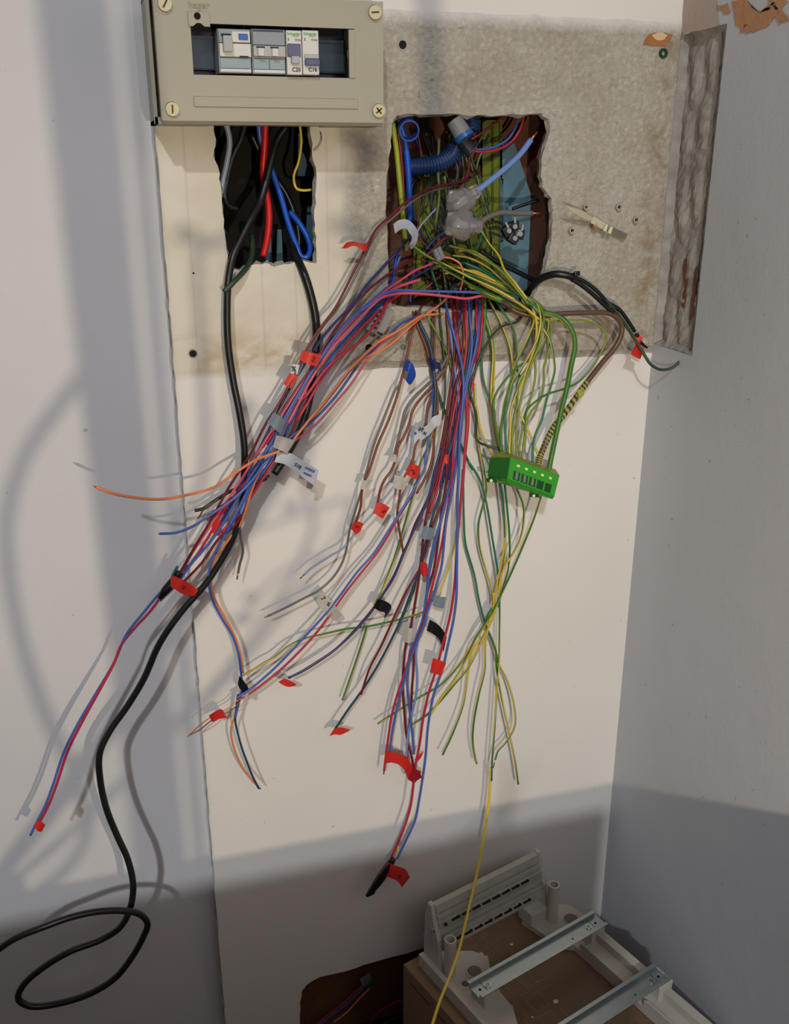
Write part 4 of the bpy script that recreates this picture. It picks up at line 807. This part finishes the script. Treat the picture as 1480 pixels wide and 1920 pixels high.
for (a, b) in ((920, 902), (1000, 930)):
    bm = bmesh.new(); hexa(bm, [P(a-8, b-6, .085), P(a+10, b-4, .085), P(a+13, b+3, .085), P(a-7, b+2, .085), P(a-8, b-6, .078), P(a+10, b-4, .078), P(a+13, b+3, .078), P(a-7, b+2, .078)])
    q = bmobj('mounting_foot', bm, TGD, te); bm = bmesh.new(); cyl(bm, P(a+1, b-1, .0855), (0, -1, 0), .0022, .001, 12); bmobj('foot_dot', bm, TGP, q)
bm = bmesh.new(); hexa(bm, [f4[0]+Vector((-.0004, 0, -.001)), f4[0]+Vector((-.0008, -.0001, -.001)), f4[3]+Vector((-.0008, -.0001, .001)), f4[3]+Vector((-.0004, 0, .001)),
      b4[0]+Vector((-.0004, 0, -.001)), b4[0]+Vector((-.001, -.0001, -.001)), b4[3]+Vector((-.001, 0, .001)), b4[3]+Vector((-.0004, 0, .001))]); bmobj('side_shade', bm, mat('terminal_side_shade', (34, 112, 38), .5), te)  # thin darker green sheet paints shade on the block's left side
# ------------------------------------------------------------------ clear connectors
CLEAR = mat('clear_plastic', (228, 222, 224), .08, trans=.82, ior=1.3, var=.02, bump=.5, bscale=90)
CLM = mat('connector_metal', (150, 156, 168), .25, .8)
def connector(lb, c, d, s, nub):
    cen = P(c[0], c[1], d); e = empty('wire_connector', cen, lb, 'wire connector')
    bm = bmesh.new(); bmesh.ops.create_icosphere(bm, subdivisions=3, radius=.019*s)
    for v in bm.verts:
        n = v.co.normalized(); a = math.atan2(n.z, n.x); k = 1+.10*math.cos(5*a+.6)+.05*math.sin(9*a)
        v.co = Vector((v.co.x*k*1.05, v.co.y*.75, v.co.z*k*.92))+cen
    bmobj('clear_shell', bm, CLEAR, e, True)
    bm = bmesh.new(); ax = (P(nub[0], nub[1], d)-cen); cyl(bm, cen+ax*.35, ax, .0105*s, ax.length*.68, 8, .0085*s); bmobj('clear_neck', bm, CLEAR, e)
    bm = bmesh.new(); M = Matrix.Translation(cen) @ ax.to_track_quat('Z', 'Y').to_matrix().to_4x4()
    box(bm, (-.0065, -.004, -.012), (.0065, .004, .008), M, bev=.001); cyl(bm, (0, 0, .008), (0, 0, 1), .003, .010, 10, M=M); bmobj('clamp_cage', bm, CLM, e)
connector('clear plastic wire connector on the stripped blue cable in the right hole', (864, 378), .022, .95, (897, 356))
connector('clear plastic wire connector on the stripped black cable in the right hole', (864, 421), .026, 1.05, (900, 425))
cen = P(822, 476, .012); e = empty('wire_connector', cen, 'tiny clear push-in connector on a green wire in the right hole', 'wire connector')
M = Matrix.Translation(cen) @ Matrix.Rotation(rad(-25), 4, 'Y'); bm = bmesh.new(); box(bm, (-.006, -.004, -.008), (.006, .004, .008), M, bev=.001); bmobj('clear_shell', bm, CLEAR, e)
bm = bmesh.new(); [box(bm, (a, -.0045, b), (a+.003, .003, b+.004), M) for a in (-.004, .001) for b in (-.006, 0, .004)]; bmobj('contact', bm, CLM, e)
cen = P(714, 600, .008); e = empty('wire_connector', cen, 'clear plastic connector block stuck at the lower left corner of the right hole', 'wire connector')
M = Matrix.Translation(cen) @ Matrix.Rotation(rad(28), 4, 'Y'); bm = bmesh.new(); box(bm, (-.013, -.006, -.019), (.011, .006, .017), M, bev=.0015)
bmobj('clear_shell', bm, mat('milky_plastic', (206, 200, 196), .15, trans=.55, ior=1.3, var=.1), e)
bm = bmesh.new()
for k in range(4): box(bm, (-.010, -.0072, -.013+k*.007), (-.002, -.006, -.010+k*.007), M)
box(bm, (.001, -.0072, -.017), (.009, -.006, -.014), M); bmobj('slot', bm, mat('slot_brown', (52, 40, 36), .7), e)
# cluster of steel cable clamps in front of the blue plaster
for k, (a, b, lb) in enumerate(((951, 432, 'leftmost of the dark steel clamps before the blue plaster'), (962, 424, 'topmost of the dark steel clamps before the blue plaster'), (972, 438, 'rightmost of the dark steel clamps before the blue plaster'), (962, 446, 'lowest of the dark steel clamps before the blue plaster'))):
    c = P(a, b, -.02); bm = bmesh.new(); M = Matrix.Translation(c) @ Matrix.Rotation(rad(20*k-30), 4, 'Y')
    box(bm, (-.007, -.006, -.007), (.007, .006, .006), M, bev=.0015); q = tag(bmobj('steel_clamp', bm, mat('clamp_dark', (52, 56, 62), .35, .6, var=.4, vscale=90)), lb, 'clamp')
    bm = bmesh.new(); cyl(bm, (0, -.006, 0), (0, -1, 0), .0032, .002, 12, M=M); box(bm, (-.001, -.0085, .004), (.002, -.006, .012), M); bmobj('clamp_screw', bm, mat('clamp_bright', (190, 196, 200), .25, .9), q)
for q, lb in (('918,420 930,416 944,420 952,430', 'upper'), ('916,428 930,426 944,432', 'middle'), ('918,436 932,440 948,446', 'lower')):
    wire(lb+' of the three thin black leads running into the dark steel clamps', 'K', 1.6, '-24 -20', q, group='leads into the steel clamps')
wire('black strap running from the hole edge to the dark steel clamps', 'K', 2.2, '-50 -44', '962,392 985,384 1012,376')
for k in range(16):
    x = 782+k*8.5; q = ' '.join('%d,%d' % (x+random.uniform(-22, 22)+j*random.uniform(-4, 9), 250+j*62+random.uniform(-12, 12)) for j in range(6))
    wire('thin wire in the tangle deep inside the right hole', random.choice('QQEKJWNE'), 1.5, '-70 -62 -66', q, group='tangle deep inside the right hole')
# corrugated conduits
def conduit(lb, pts, dep, r, m_, pitch=.0042):
    p = catmull(path(pts, dep), 8); L = 0; q = [p[0]]
    tot = sum((p[i+1]-p[i]).length for i in range(len(p)-1)); n = int(tot/pitch*4); out = []
    acc = [0]
    for i in range(len(p)-1): acc.append(acc[-1]+(p[i+1]-p[i]).length)
    j = 0
    for k in range(n+1):
        s = tot*k/n
        while j < len(acc)-2 and acc[j+1] < s: j += 1
        out.append(p[j].lerp(p[j+1], (s-acc[j])/max(1e-9, acc[j+1]-acc[j])))
    N = len(out)-1
    v, f = sweep(out, r, 18, rfun=lambda t: 1.0 if int(round(t*N)) % 4 < 2 else .86)
    return tag(meshobj('corrugated_conduit', v, f, m_), lb, 'conduit')
NVB = mat('conduit_navy', (34, 60, 108), .4); 
conduit('dark blue corrugated conduit sweeping left across the right hole', '768,312 790,312 815,308 835,300 850,288 858,272', '-44 -40 -34', .0118, NVB)
conduit('grey-black corrugated conduit under the blue-ended one', '866,262 874,272 884,284', '-22 -18', .0098, mat('conduit_black', (44, 48, 58), .4))
conduit('upper navy corrugated conduit entering from the top of the right hole', '884,222 886,232 884,244', '-40 -38', .0112, NVB)
cp = P(852, 226, -.012); bm = bmesh.new(); ax = P(868, 252, -.006)-cp; cyl(bm, cp, ax, .0105, ax.length, 20, .0115)
q = tag(bmobj('conduit_fitting', bm, mat('fitting_grey', (128, 128, 130), .5, var=.15), smooth=False), 'grey conduit fitting with a blue end at the top of the right hole', 'fitting')
bm = bmesh.new(); tube_ring(bm, cp+ax, ax, .0125, .0095, .006); q2 = bmobj('blue_collar', bm, mat('collar_blue', (44, 96, 160), .35), q)
bm = bmesh.new(); tube_ring(bm, P(764, 240, -.016), (P(764, 240, -.016)-P(758, 232, -.04)), .0125, .0105, .016)
tag(bmobj('conduit_end', bm, mat('end_blue', (24, 66, 150), .35)), 'blue conduit mouth at the top left of the right hole', 'conduit')
# ------------------------------------------------------------------ fixings in the wall
PLG = mat('plug_grey', (176, 172, 160), .5, var=.1); DK = mat('drilled_dark', (26, 22, 18), .9)
for (a, b, r, lb) in ((1158, 388, .0042, 'grey wall plug nearest the loose toggle fixing'), (1190, 412, .0042, 'grey wall plug furthest right on the rough plaster'), (1070, 432, .0040, 'grey wall plug left below the loose toggle fixing'), (1096, 388, .0034, 'grey wall plug behind the strap of the toggle fixing')):
    c = P(a, b, 0); bm = bmesh.new(); tube_ring(bm, c+Vector((0, .0005, 0)), (0, -1, 0), r, r*.62, .0065, 18); q = tag(bmobj('wall_plug', bm, PLG), lb, 'wall plug')
    bm = bmesh.new(); cyl(bm, c+Vector((0, -.0004, 0)), (0, -1, 0), r*.6, .0009, 14); bmobj('plug_bore', bm, DK, q)
c = P(1243, 100, 0); bm = bmesh.new(); tube_ring(bm, c, (0, -1, 0), .0058, .0030, .003, 16); tag(bmobj('wall_plug', bm, mat('plug_green', (24, 66, 58), .4)), 'dark green wall plug below the ochre gouge in the top right', 'wall plug')
for (a, b, r, lb) in ((755, 84, .0048, 0), (362, 663, .0044, 0), (692, 652, .0052, 0), (756, 651, .0042, 0), (800, 252, .002, 0), (363, 512, .0012, 0)):
    bm = bmesh.new(); c = P(a, b, 0); cyl(bm, c+Vector((0, -.0002, 0)), (0, -1, 0), r, .0004, 16); struct(bmobj('trim_12', bm, DK if (a, b) != (756, 651) else mat('filled_hole', (112, 108, 92), .9)))
    if r > .004:
        bm = bmesh.new(); tube_ring(bm, c, (0, -1, 0), r*1.35, r, .0008, 14); struct(bmobj('trim_13', bm, M_GREYPL))
tf = empty('toggle_fixing', P(1120, 415, .004), 'beige toggle fixing with a pointed strap hanging from the rough plaster', 'wall fixing')
bm = bmesh.new()
def tri(bm, pts, th=.0014):
    n = len(pts); A = [bm.verts.new(p) for p in pts]; B = [bm.verts.new(p+Vector((0, th, 0))) for p in pts]
    bm.faces.new(A); bm.faces.new(B[::-1])
    for i in range(n): bm.faces.new((A[i], B[i], B[(i+1) % n], A[(i+1) % n]))
tri(bm, [P(1058, 384, .030), P(1074, 389, .026), P(1095, 396, .020), P(1118, 412, .010), P(1114, 417, .010), P(1092, 408, .018), P(1072, 397, .025)]); bmobj('strap', bm, mat('plug_beige', (196, 188, 160), .5), tf)
bm = bmesh.new(); hexa(bm, [P(1113, 405, .012), P(1140, 421, .012), P(1134, 432, .012), P(1108, 418, .012), P(1113, 405, .003), P(1140, 421, .003), P(1134, 432, .003), P(1108, 418, .003)]); bmobj('toggle_body', bm, mat('plug_beige', (0, 0, 0)), tf)
bm = bmesh.new()
for t in (0, 1):
    a, b = 1136+t*9, 420+t*4
    hexa(bm, [P(a, b, .016), P(a+5, b+2, .016), P(a+1, b+15, .016), P(a-5, b+12, .016), P(a, b, .002), P(a+5, b+2, .002), P(a+1, b+15, .002), P(a-5, b+12, .002)])
bmobj('collar', bm, mat('plug_pale', (214, 208, 180), .5), tf)
bm = bmesh.new(); hexa(bm, [P(1150, 427, .010), P(1178, 440, .010), P(1172, 447, .010), P(1146, 434, .010), P(1150, 427, .006), P(1178, 440, .006), P(1172, 447, .006), P(1146, 434, .006)]); bmobj('metal_tongue', bm, mat('tongue_grey', (122, 120, 106), .45, .4), tf)
bm = bmesh.new(); cyl(bm, P(1118, 424, .012), (0, 1, 0), .004, .008, 12); bmobj('fixing_nut', bm, mat('nut_brown', (150, 104, 78), .5), tf)
# ------------------------------------------------------------------ carton with the chassis on top
A17 = rad(17.5); O17 = P(756, 1808, 0); O17 = Vector((.3415, -.0932, 0)); M17 = Matrix.Translation(O17) @ Matrix.Rotation(A17, 4, 'Z')
def LC(u, v, z): return M17 @ Vector((u, -v, z))          # u along the rails, v towards the viewer
ZT = .34
def cbox(nm, m_, u0, u1, v0, v1, z0, z1, parent, bev=.0008):
    bm = bmesh.new(); box(bm, (u0, -v1, z0), (u1, -v0, z1), M17, bev=bev); return bmobj(nm, bm, m_, parent)
def carton_mat():
    mt = bpy.data.materials.new('carton_top'); mt.use_nodes = True; nt = mt.node_tree; b = nt.nodes['Principled BSDF']; N = nt.nodes.new; L = nt.links.new
    t = N('ShaderNodeTexCoord'); mp = N('ShaderNodeMapping'); mp.inputs['Rotation'].default_value = (0, 0, -A17); L(t.outputs['Object'], mp.inputs[0])
    base = (*lin((116, 92, 70)), 1); pale = (*lin((160, 134, 104)), 1); outs = None
    col = None
    for sc, off, th in ((44, 0, .055), (27, .37, .04)):
        m2 = N('ShaderNodeMapping'); m2.inputs['Location'].default_value = (off, off, 0); L(mp.outputs[0], m2.inputs[0])
        v = N('ShaderNodeTexVoronoi'); v.distance = 'CHEBYCHEV'; v.inputs['Scale'].default_value = sc; v.inputs['Randomness'].default_value = .55; v.voronoi_dimensions = '2D'
        L(m2.outputs[0], v.inputs['Vector'])
        a = N('ShaderNodeMath'); a.operation = 'SUBTRACT'; a.inputs[1].default_value = .36; L(v.outputs['Distance'], a.inputs[0])
        ab = N('ShaderNodeMath'); ab.operation = 'ABSOLUTE'; L(a.outputs[0], ab.inputs[0])
        c = N('ShaderNodeMath'); c.operation = 'LESS_THAN'; c.inputs[1].default_value = .018; L(ab.outputs[0], c.inputs[0])
        n = N('ShaderNodeTexNoise'); n.inputs['Scale'].default_value = 9+off*4; L(m2.outputs[0], n.inputs[0])
        g = N('ShaderNodeMath'); g.operation = 'GREATER_THAN'; g.inputs[1].default_value = .5; L(n.outputs[0], g.inputs[0])
        mm = N('ShaderNodeMath'); mm.operation = 'MULTIPLY'; L(c.outputs[0], mm.inputs[0]); L(g.outputs[0], mm.inputs[1])
        outs = mm.outputs[0] if outs is None else None or (lambda p, q: (lambda x: (L(p, x.inputs[0]), L(q, x.inputs[1]), x.outputs[0])[-1])((lambda y: (setattr(y, 'operation', 'MAXIMUM'), y)[1])(N('ShaderNodeMath'))))(outs, mm.outputs[0])
    k = N('ShaderNodeMath'); k.operation = 'MULTIPLY'; k.inputs[1].default_value = .45; L(outs, k.inputs[0])
    mx = N('ShaderNodeMix'); mx.data_type = 'RGBA'; mx.inputs['A'].default_value = base; mx.inputs['B'].default_value = pale; L(k.outputs[0], mx.inputs['Factor'])
    L(mx.outputs['Result'], b.inputs['Base Color']); b.inputs['Roughness'].default_value = .55
    return mt
CB = carton_mat(); CBS = mat('carton_side', (134, 108, 82), .75, bump=.3, bscale=30, var=.08)
ca = empty('cardboard_box', LC(.14, .2, 0), 'brown printed cardboard box on the floor below the hole, under the white frame', 'cardboard box')
cbox('box_walls', CBS, 0, .262, 0, .44, 0, ZT-.003, ca, .0015)
cbox('top_flap', CB, .0, .262, 0, .44, ZT-.003, ZT, ca, .0006)
cbox('side_flap', CBS, .0005, .012, .001, .439, ZT-.0005, ZT+.0012, ca, .0004)
bm = bmesh.new()
for v0 in (.02, .09, .17): box(bm, (-.0006, -(v0+.05), ZT-.020), (.0002, -v0, ZT-.0185), M17)
bmobj('side_seam', bm, mat('seam_dark', (58, 40, 28), .9), ca)
ch = empty('enclosure_chassis', LC(.14, .2, ZT), 'white and transparent plastic fuse board frame with steel rails lying on the cardboard box', 'fuse board frame')
WP = mat('frame_white', (190, 184, 172), .4, var=.03); WPT = mat('frame_clear', (214, 212, 208), .3, trans=.35, ior=1.3, var=.03)
ZN = mat('zinc', (168, 176, 176), .32, .85, var=.12, vscale=70)
Z0 = ZT+.0012
def poly(nm, m_, pts, z0, z1, parent):
    bm = bmesh.new(); A = [bm.verts.new(LC(u, v, z1)) for u, v in pts]; B = [bm.verts.new(LC(u, v, z0)) for u, v in pts]; n = len(pts)
    bm.faces.new(A); bm.faces.new(B[::-1]); [bm.faces.new((A[i], B[i], B[(i+1) % n], A[(i+1) % n])) for i in range(n)]
    return bmobj(nm, bm, m_, parent)
# side members: a foot plate, a step and a deep U channel with angled ends
L_ = poly('side_member', WP, [(.020, .016), (.052, .022), (.095, .050), (.108, .072), (.086, .108), (.080, .135), (.078, .165), (.060, .200), (.058, .46), (.020, .46)], Z0, Z0+.014, ch)
poly('side_rim', WP, [(.018, .016), (.026, .016), (.026, .46), (.018, .46)], Z0, Z0+.022, L_)
R_ = poly('side_member', WP, [(.205, .040), (.262, .034), (.292, .060), (.296, .098), (.284, .120), (.276, .46), (.236, .46), (.236, .128), (.216, .110)], Z0, Z0+.010, ch)
bm = bmesh.new()      # raised channel walls of the right member, with the angled notch behind each rail
for (v0, v1) in ((.140, .250), (.268, .440)):
    for z0, z1, ua, ub in ((.010, .034, .262, .276), (.010, .024, .236, .240)):
        pts = [(ua, v0), (ub, v0+.006), (ub, v1), (ua, v1)]
        A = [bm.verts.new(LC(u, v, Z0+z1)) for u, v in pts]; B = [bm.verts.new(LC(u, v, Z0+z0)) for u, v in pts]
        bm.faces.new(A); bm.faces.new(B[::-1]); [bm.faces.new((A[i], B[i], B[(i+1) % 4], A[(i+1) % 4])) for i in range(4)]
bmobj('channel_wall', bm, WP, R_)
poly('channel_step', WP, [(.240, .145), (.262, .145), (.262, .44), (.246, .44)], Z0+.010, Z0+.020, R_)
for (u, v, par) in ((.055, .128, L_), (.268, .128, R_), (.055, .262, L_), (.268, .262, R_)):
    cbox('rail_post', WP, u-.014, u+.014, v-.013, v+.018, Z0+.010, .3855, par, .0015)
# tube posts
for (u, v, par) in ((.039, .066, L_), (.245, .066, R_)):
    bm = bmesh.new(); tube_ring(bm, LC(u, v, Z0+.005), (0, 0, 1), .0092, .0068, .074, 26); bmobj('tube_post', bm, WP, par, False)
# rings and drilled holes in the foot plates
for (u, v, r, par) in ((.072, .084, .013, L_), (.270, .084, .014, R_), (.047, .094, .005, L_), (.252, .100, .004, R_)):
    bm = bmesh.new(); zt = Z0+(.014 if par is L_ else .010); tube_ring(bm, LC(u, v, zt-.001), (0, 0, 1), r, r*.82, .0022 if r > .01 else .001, 26); w1 = bmobj('ring', bm, WP, par)
    bm = bmesh.new(); cyl(bm, LC(u, v, zt-.001), (0, 0, 1), r*.82, .0014, 24); bmobj('ring_recess', bm, mat('recess', (120, 108, 98), .7), w1)
# end stands that carry the terminal bar
def stand(u0, u1, side):
    prof = [(.018, 0), (.062, 0), (.060, .016), (.054, .050), (.052, .070), (.040, .100), (.034, .122), (.026, .124), (.020, .100), (.018, .04)]
    bm = bmesh.new(); A = [bm.verts.new(LC(u0, v, Z0+z)) for v, z in prof]; B = [bm.verts.new(LC(u1, v, Z0+z)) for v, z in prof]; n = len(prof)
    bm.faces.new(A); bm.faces.new(B[::-1]); [bm.faces.new((A[i], B[i], B[(i+1) % n], A[(i+1) % n])) for i in range(n)]
    s = bmobj('end_stand', bm, WPT, ch)
    bm = bmesh.new(); box(bm, (u0-.0015, -.046, Z0+.050), (u0-.0002, -.043, Z0+.085), M17); box(bm, (u0-.0015, -.036, Z0+.058), (u0-.0002, -.034, Z0+.092), M17); box(bm, (u0-.0015, -.046, Z0+.082), (u0-.0002, -.034, Z0+.085), M17); bmobj('hook', bm, WP, s)
    return s
stand(.026, .033, 0); stand(.236, .243, 1)
cbox('stand_base', WPT, .205, .243, .030, .062, Z0+.008, Z0+.034, ch, .002)
# ribbed terminal bar: two slotted faces, tilted
bm = bmesh.new(); prof = [(.056, .052), (.053, .062), (.050, .063), (.049, .066), (.0515, .067), (.050, .071), (.0465, .072), (.046, .075), (.0495, .076), (.048, .081), (.044, .082), (.0465, .084), (.046, .095), (.042, .096), (.0415, .099), (.0435, .100), (.042, .105), (.038, .106), (.0375, .109), (.040, .110), (.036, .120), (.028, .122), (.032, .100), (.040, .070), (.046, .052)]
A = [bm.verts.new(LC(.033, v, Z0+z)) for v, z in prof]; B = [bm.verts.new(LC(.236, v, Z0+z)) for v, z in prof]; n = len(prof)
bm.faces.new(A); bm.faces.new(B[::-1]); [bm.faces.new((A[i], B[i], B[(i+1) % n], A[(i+1) % n])) for i in range(n)]
tb = bmobj('terminal_bar', bm, mat('bar_grey', (160, 158, 146), .28, var=.25, vscale=60, coat=.3), ch)
for (vv_, zz) in ((.0545, .0585), (.0476, .0905)):
    bm = bmesh.new(); u = .056
    while u < .205:
        box(bm, (u, -(vv_+.0012), Z0+zz), (u+.015, -(vv_-.002), Z0+zz+.0022), M17); box(bm, (u+.010, -(vv_+.0014), Z0+zz), (u+.0135, -(vv_-.002), Z0+zz+.0036), M17); u += .0195
    cyl(bm, LC(.043, vv_+.0012, Z0+zz+.001), (M17.to_3x3() @ Vector((0, -1, .3))), .0026, .0012, 12)
    bmobj('slot_row', bm, mat('slot_row_black', (18, 16, 15), .7), tb)
# steel rails
for k, v0 in enumerate((.121, .2475)):
    bm = bmesh.new(); z = .386; u0, u1 = .028, .277; w_ = .0345
    box(bm, (u0, -(v0+w_-.005), z), (u1, -(v0+.005), z+.0012), M17)
    for va, vb in ((v0+.0045, v0+.0057), (v0+w_-.0057, v0+w_-.0045)): box(bm, (u0, -vb, z), (u1, -va, z+.0075), M17)
    for va, vb in ((v0, v0+.0055), (v0+w_-.0055, v0+w_)): box(bm, (u0, -vb, z+.0065), (u1, -va, z+.0077), M17)
    q = bmobj('steel_rail', bm, ZN, ch)
    for u in (.052, .252):
        bm = bmesh.new(); cyl(bm, LC(u, v0+w_/2, z+.0012), (0, 0, 1), .0048, .0016, 20); s = bmobj('rail_screw', bm, mat('screw_zinc', (196, 200, 198), .25, .9), q)
        bm = bmesh.new(); tube_ring(bm, LC(u, v0+w_/2, z+.0026), (0, 0, 1), .0030, .0022, .0004, 16); cyl(bm, LC(u, v0+w_/2, z+.0026), (0, 0, 1), .0009, .0004, 8); bmobj('screw_recess', bm, DK, s)
    bm = bmesh.new()
    for u in (.038, .267): cyl(bm, LC(u, v0+w_/2, z+.0012), (0, 0, 1), .0022, .0002, 14)
    cyl(bm, LC(.215, v0+w_/2+.004, z+.0012), (0, 0, 1), .0014, .0002, 12)
    for u in (.0455, .260): box(bm, (u, -(v0+w_-.008), z+.0011), (u+.0006, -(v0+.004), z+.0014), M17)
    bmobj('rail_hole', bm, DK, q)
# crumbs of plaster on the carton
for k, (a, b, s, lb) in enumerate(((902, 1790, .0042, 'largest white plaster crumb on the cardboard'), (960, 1771, .0024, 'small plaster crumb near the back of the cardboard'), (1042, 1878, .0036, 'drop-shaped plaster crumb between the steel rails'), (998, 1907, .0016, 'tiny plaster crumb at the bottom edge of the picture'))):
    v = ray(a, b); t = (ZT+.001-CAM.z)/v.z; c = CAM+v*t; bm = bmesh.new(); bmesh.ops.create_icosphere(bm, subdivisions=2, radius=s)
    for q in bm.verts: q.co = Vector((q.co.x*random.uniform(.8, 1.5), q.co.y*random.uniform(.8, 1.2), q.co.z*.5))+c
    tag(bmobj('plaster_crumb', bm, mat('crumb', (210, 196, 178), .9)), lb, 'crumb')
# wires and a green connector in the lower opening
def uz(px, py, d): return P(px, py, d)
for lb, c_, dep, pts in (('pink and blue pair, pink wire, low in the bottom hole', 'R', '-80 -60', '690,1842 665,1862 640,1885 610,1908 590,1925'), ('pink and blue pair, blue wire, low in the bottom hole', 'B', '-80 -60', '692,1846 668,1868 645,1890 615,1912 596,1928'),
      ('cream wire under the pair in the bottom hole', 'O', '-80 -60', '696,1848 672,1872 650,1896 625,1915'), ('orange wire arching at the left of the bottom hole', 'W', '-60 -50', '622,1840 600,1858 585,1880 578,1898'),
      ('red wire entering the bottom hole from behind the cardboard', 'R', '-40 -70', '780,1868 745,1880 715,1896 695,1918 690,1930'), ('teal wire entering the bottom hole from behind the cardboard', 'J', '-50 -60', '775,1896 745,1905 715,1918')):
    wire(lb, c_, 1.6, dep, pts)
c = P(692, 1838, -.075); M = Matrix.Translation(c) @ Matrix.Rotation(rad(-35), 4, 'Y') @ Matrix.Rotation(rad(20), 4, 'X')
e = empty('wire_connector', c, 'green and clear push-in connector inside the bottom hole', 'wire connector')
bm = bmesh.new(); box(bm, (-.010, -.006, -.016), (.010, .006, .002), M, bev=.001); bmobj('green_body', bm, mat('connector_green', (46, 120, 60), .4), e)
bm = bmesh.new(); box(bm, (-.010, -.006, .002), (.010, .006, .014), M, bev=.001); bmobj('clear_shell', bm, CLEAR, e)
wire('red wire bowing along the right wall near the floor corner', 'R', 1.7, '150 200 240 280', '1266,1886 1300,1883 1340,1888 1370,1903 1385,1925')
# ------------------------------------------------------------------ things outside the frame that shade the wall
SH = mat('shade_panel_brown', (120, 92, 66), .8, var=.1)
CT_ = 1.125
st_ = empty('shade_panel', (-.27, -1.06, 0), 'tall brown panel added out of view to shade the lower wall', 'screen')  # unseen panel added to block light from the lower wall
def wbox(nm, m_, lo, hi, par, bev=.002):
    bm = bmesh.new(); box(bm, lo, hi, bev=bev); return bmobj(nm, bm, m_, par)
wbox('panel', SH, (-.95, -1.065, .03), (.368, -1.05, CT_-.02), st_)
wbox('top_rail', SH, (-.95, -1.07, CT_-.02), (.368, -1.045, CT_), st_)
for x in (-.93, .348): wbox('foot', SH, (x-.02, -1.12, 0), (x+.02, -1.0, .03), st_)
def kx(px, py):  # where the lamp's ray to that spot of the left wall passes y = -1.15
    q = P(px, py, -.032); t = (-1.15-KEY.y)/(q.y-KEY.y); return KEY.x+(q.x-KEY.x)*t
for a_, b_ in ((82, 212), (236, 262)):  # unseen posts shading the left wall; the thin one added for half tone
    struct(wbox('shade_post', mat('post_white', (200, 200, 200), .5), (kx(a_, 100), -1.152, 0), (kx(b_, 100), -1.148, 1.33), None, .0003))

# an unseen dried twig plant on the shade panel, stems placed to cast the twig shadows
pp = empty('potted_plant', (.10, -1.09, CT_), 'dried twig plant in a clay pot on the added shade panel, out of view', 'plant')
bm = bmesh.new(); cyl(bm, (.10, -1.09, CT_), (0, 0, 1), .010, .025, 20, .013); bmobj('pot', bm, mat('pot_clay', (150, 92, 66), .8), pp)
BARK = mat('bark', (92, 74, 56), .8); LEAF = mat('dry_leaf', (110, 104, 70), .7)
PY = -1.15
def kp(px, py):
    q = P(px, py, 0 if px > 300 else -.03); t = (PY-KEY.y)/(q.y-KEY.y); return KEY+(q-KEY)*t
root = Vector((.10, -1.09, CT_+.02))
for pts, rr in (([(330, 1060), (350, 975), (378, 900), (384, 820), (380, 720), (374, 600), (372, 480), (395, 440)], .0017), ([(165, 1540), (140, 1450), (90, 1350), (40, 1200), (15, 1060), (15, 960), (50, 850), (120, 750), (185, 660)], .0022),
                ([(660, 940), (560, 965), (440, 1010)], .0009), ([(600, 1040), (520, 1080), (455, 1160)], .0009), ([(585, 1000), (572, 900), (595, 800), (650, 700)], .0013), ([(470, 900), (462, 830), (462, 765)], .0012),
                ([(690, 470), (655, 400), (690, 290), (640, 250)], .0012), ([(806, 330), (808, 120), (800, -60)], .0042)):
    k_ = [kp(*q) for q in pts]; rr = rr*.47; lo_ = root.lerp(k_[0], .5)+Vector((0, .01, -.01))
    v, f = sweep(catmull([root, lo_]+k_, 6), rr, 6); meshobj('stem', v, f, BARK, pp, True)
for a, b, w_, h_ in ((445, 425, 26, 18), (350, 440, 20, 18), (400, 455, 40, 12), (660, 430, 26, 20), (690, 285, 14, 30), (640, 340, 30, 10), (460, 765, 20, 18), (595, 800, 22, 16), (520, 790, 18, 14), (455, 1160, 22, 14), (530, 1125, 18, 14), (572, 1105, 22, 10), (490, 460, 10, 20), (545, 950, 20, 12), (640, 420, 30, 14), (470, 1120, 16, 12)):
    c = kp(a, b); bm = bmesh.new(); bmesh.ops.create_icosphere(bm, subdivisions=2, radius=1); k_ = .0007*.115
    for q in bm.verts: q.co = Vector((q.co.x*w_*k_, q.co.y*.0008, q.co.z*h_*k_))+c
    bmobj('leaf', bm, LEAF, pp, True)
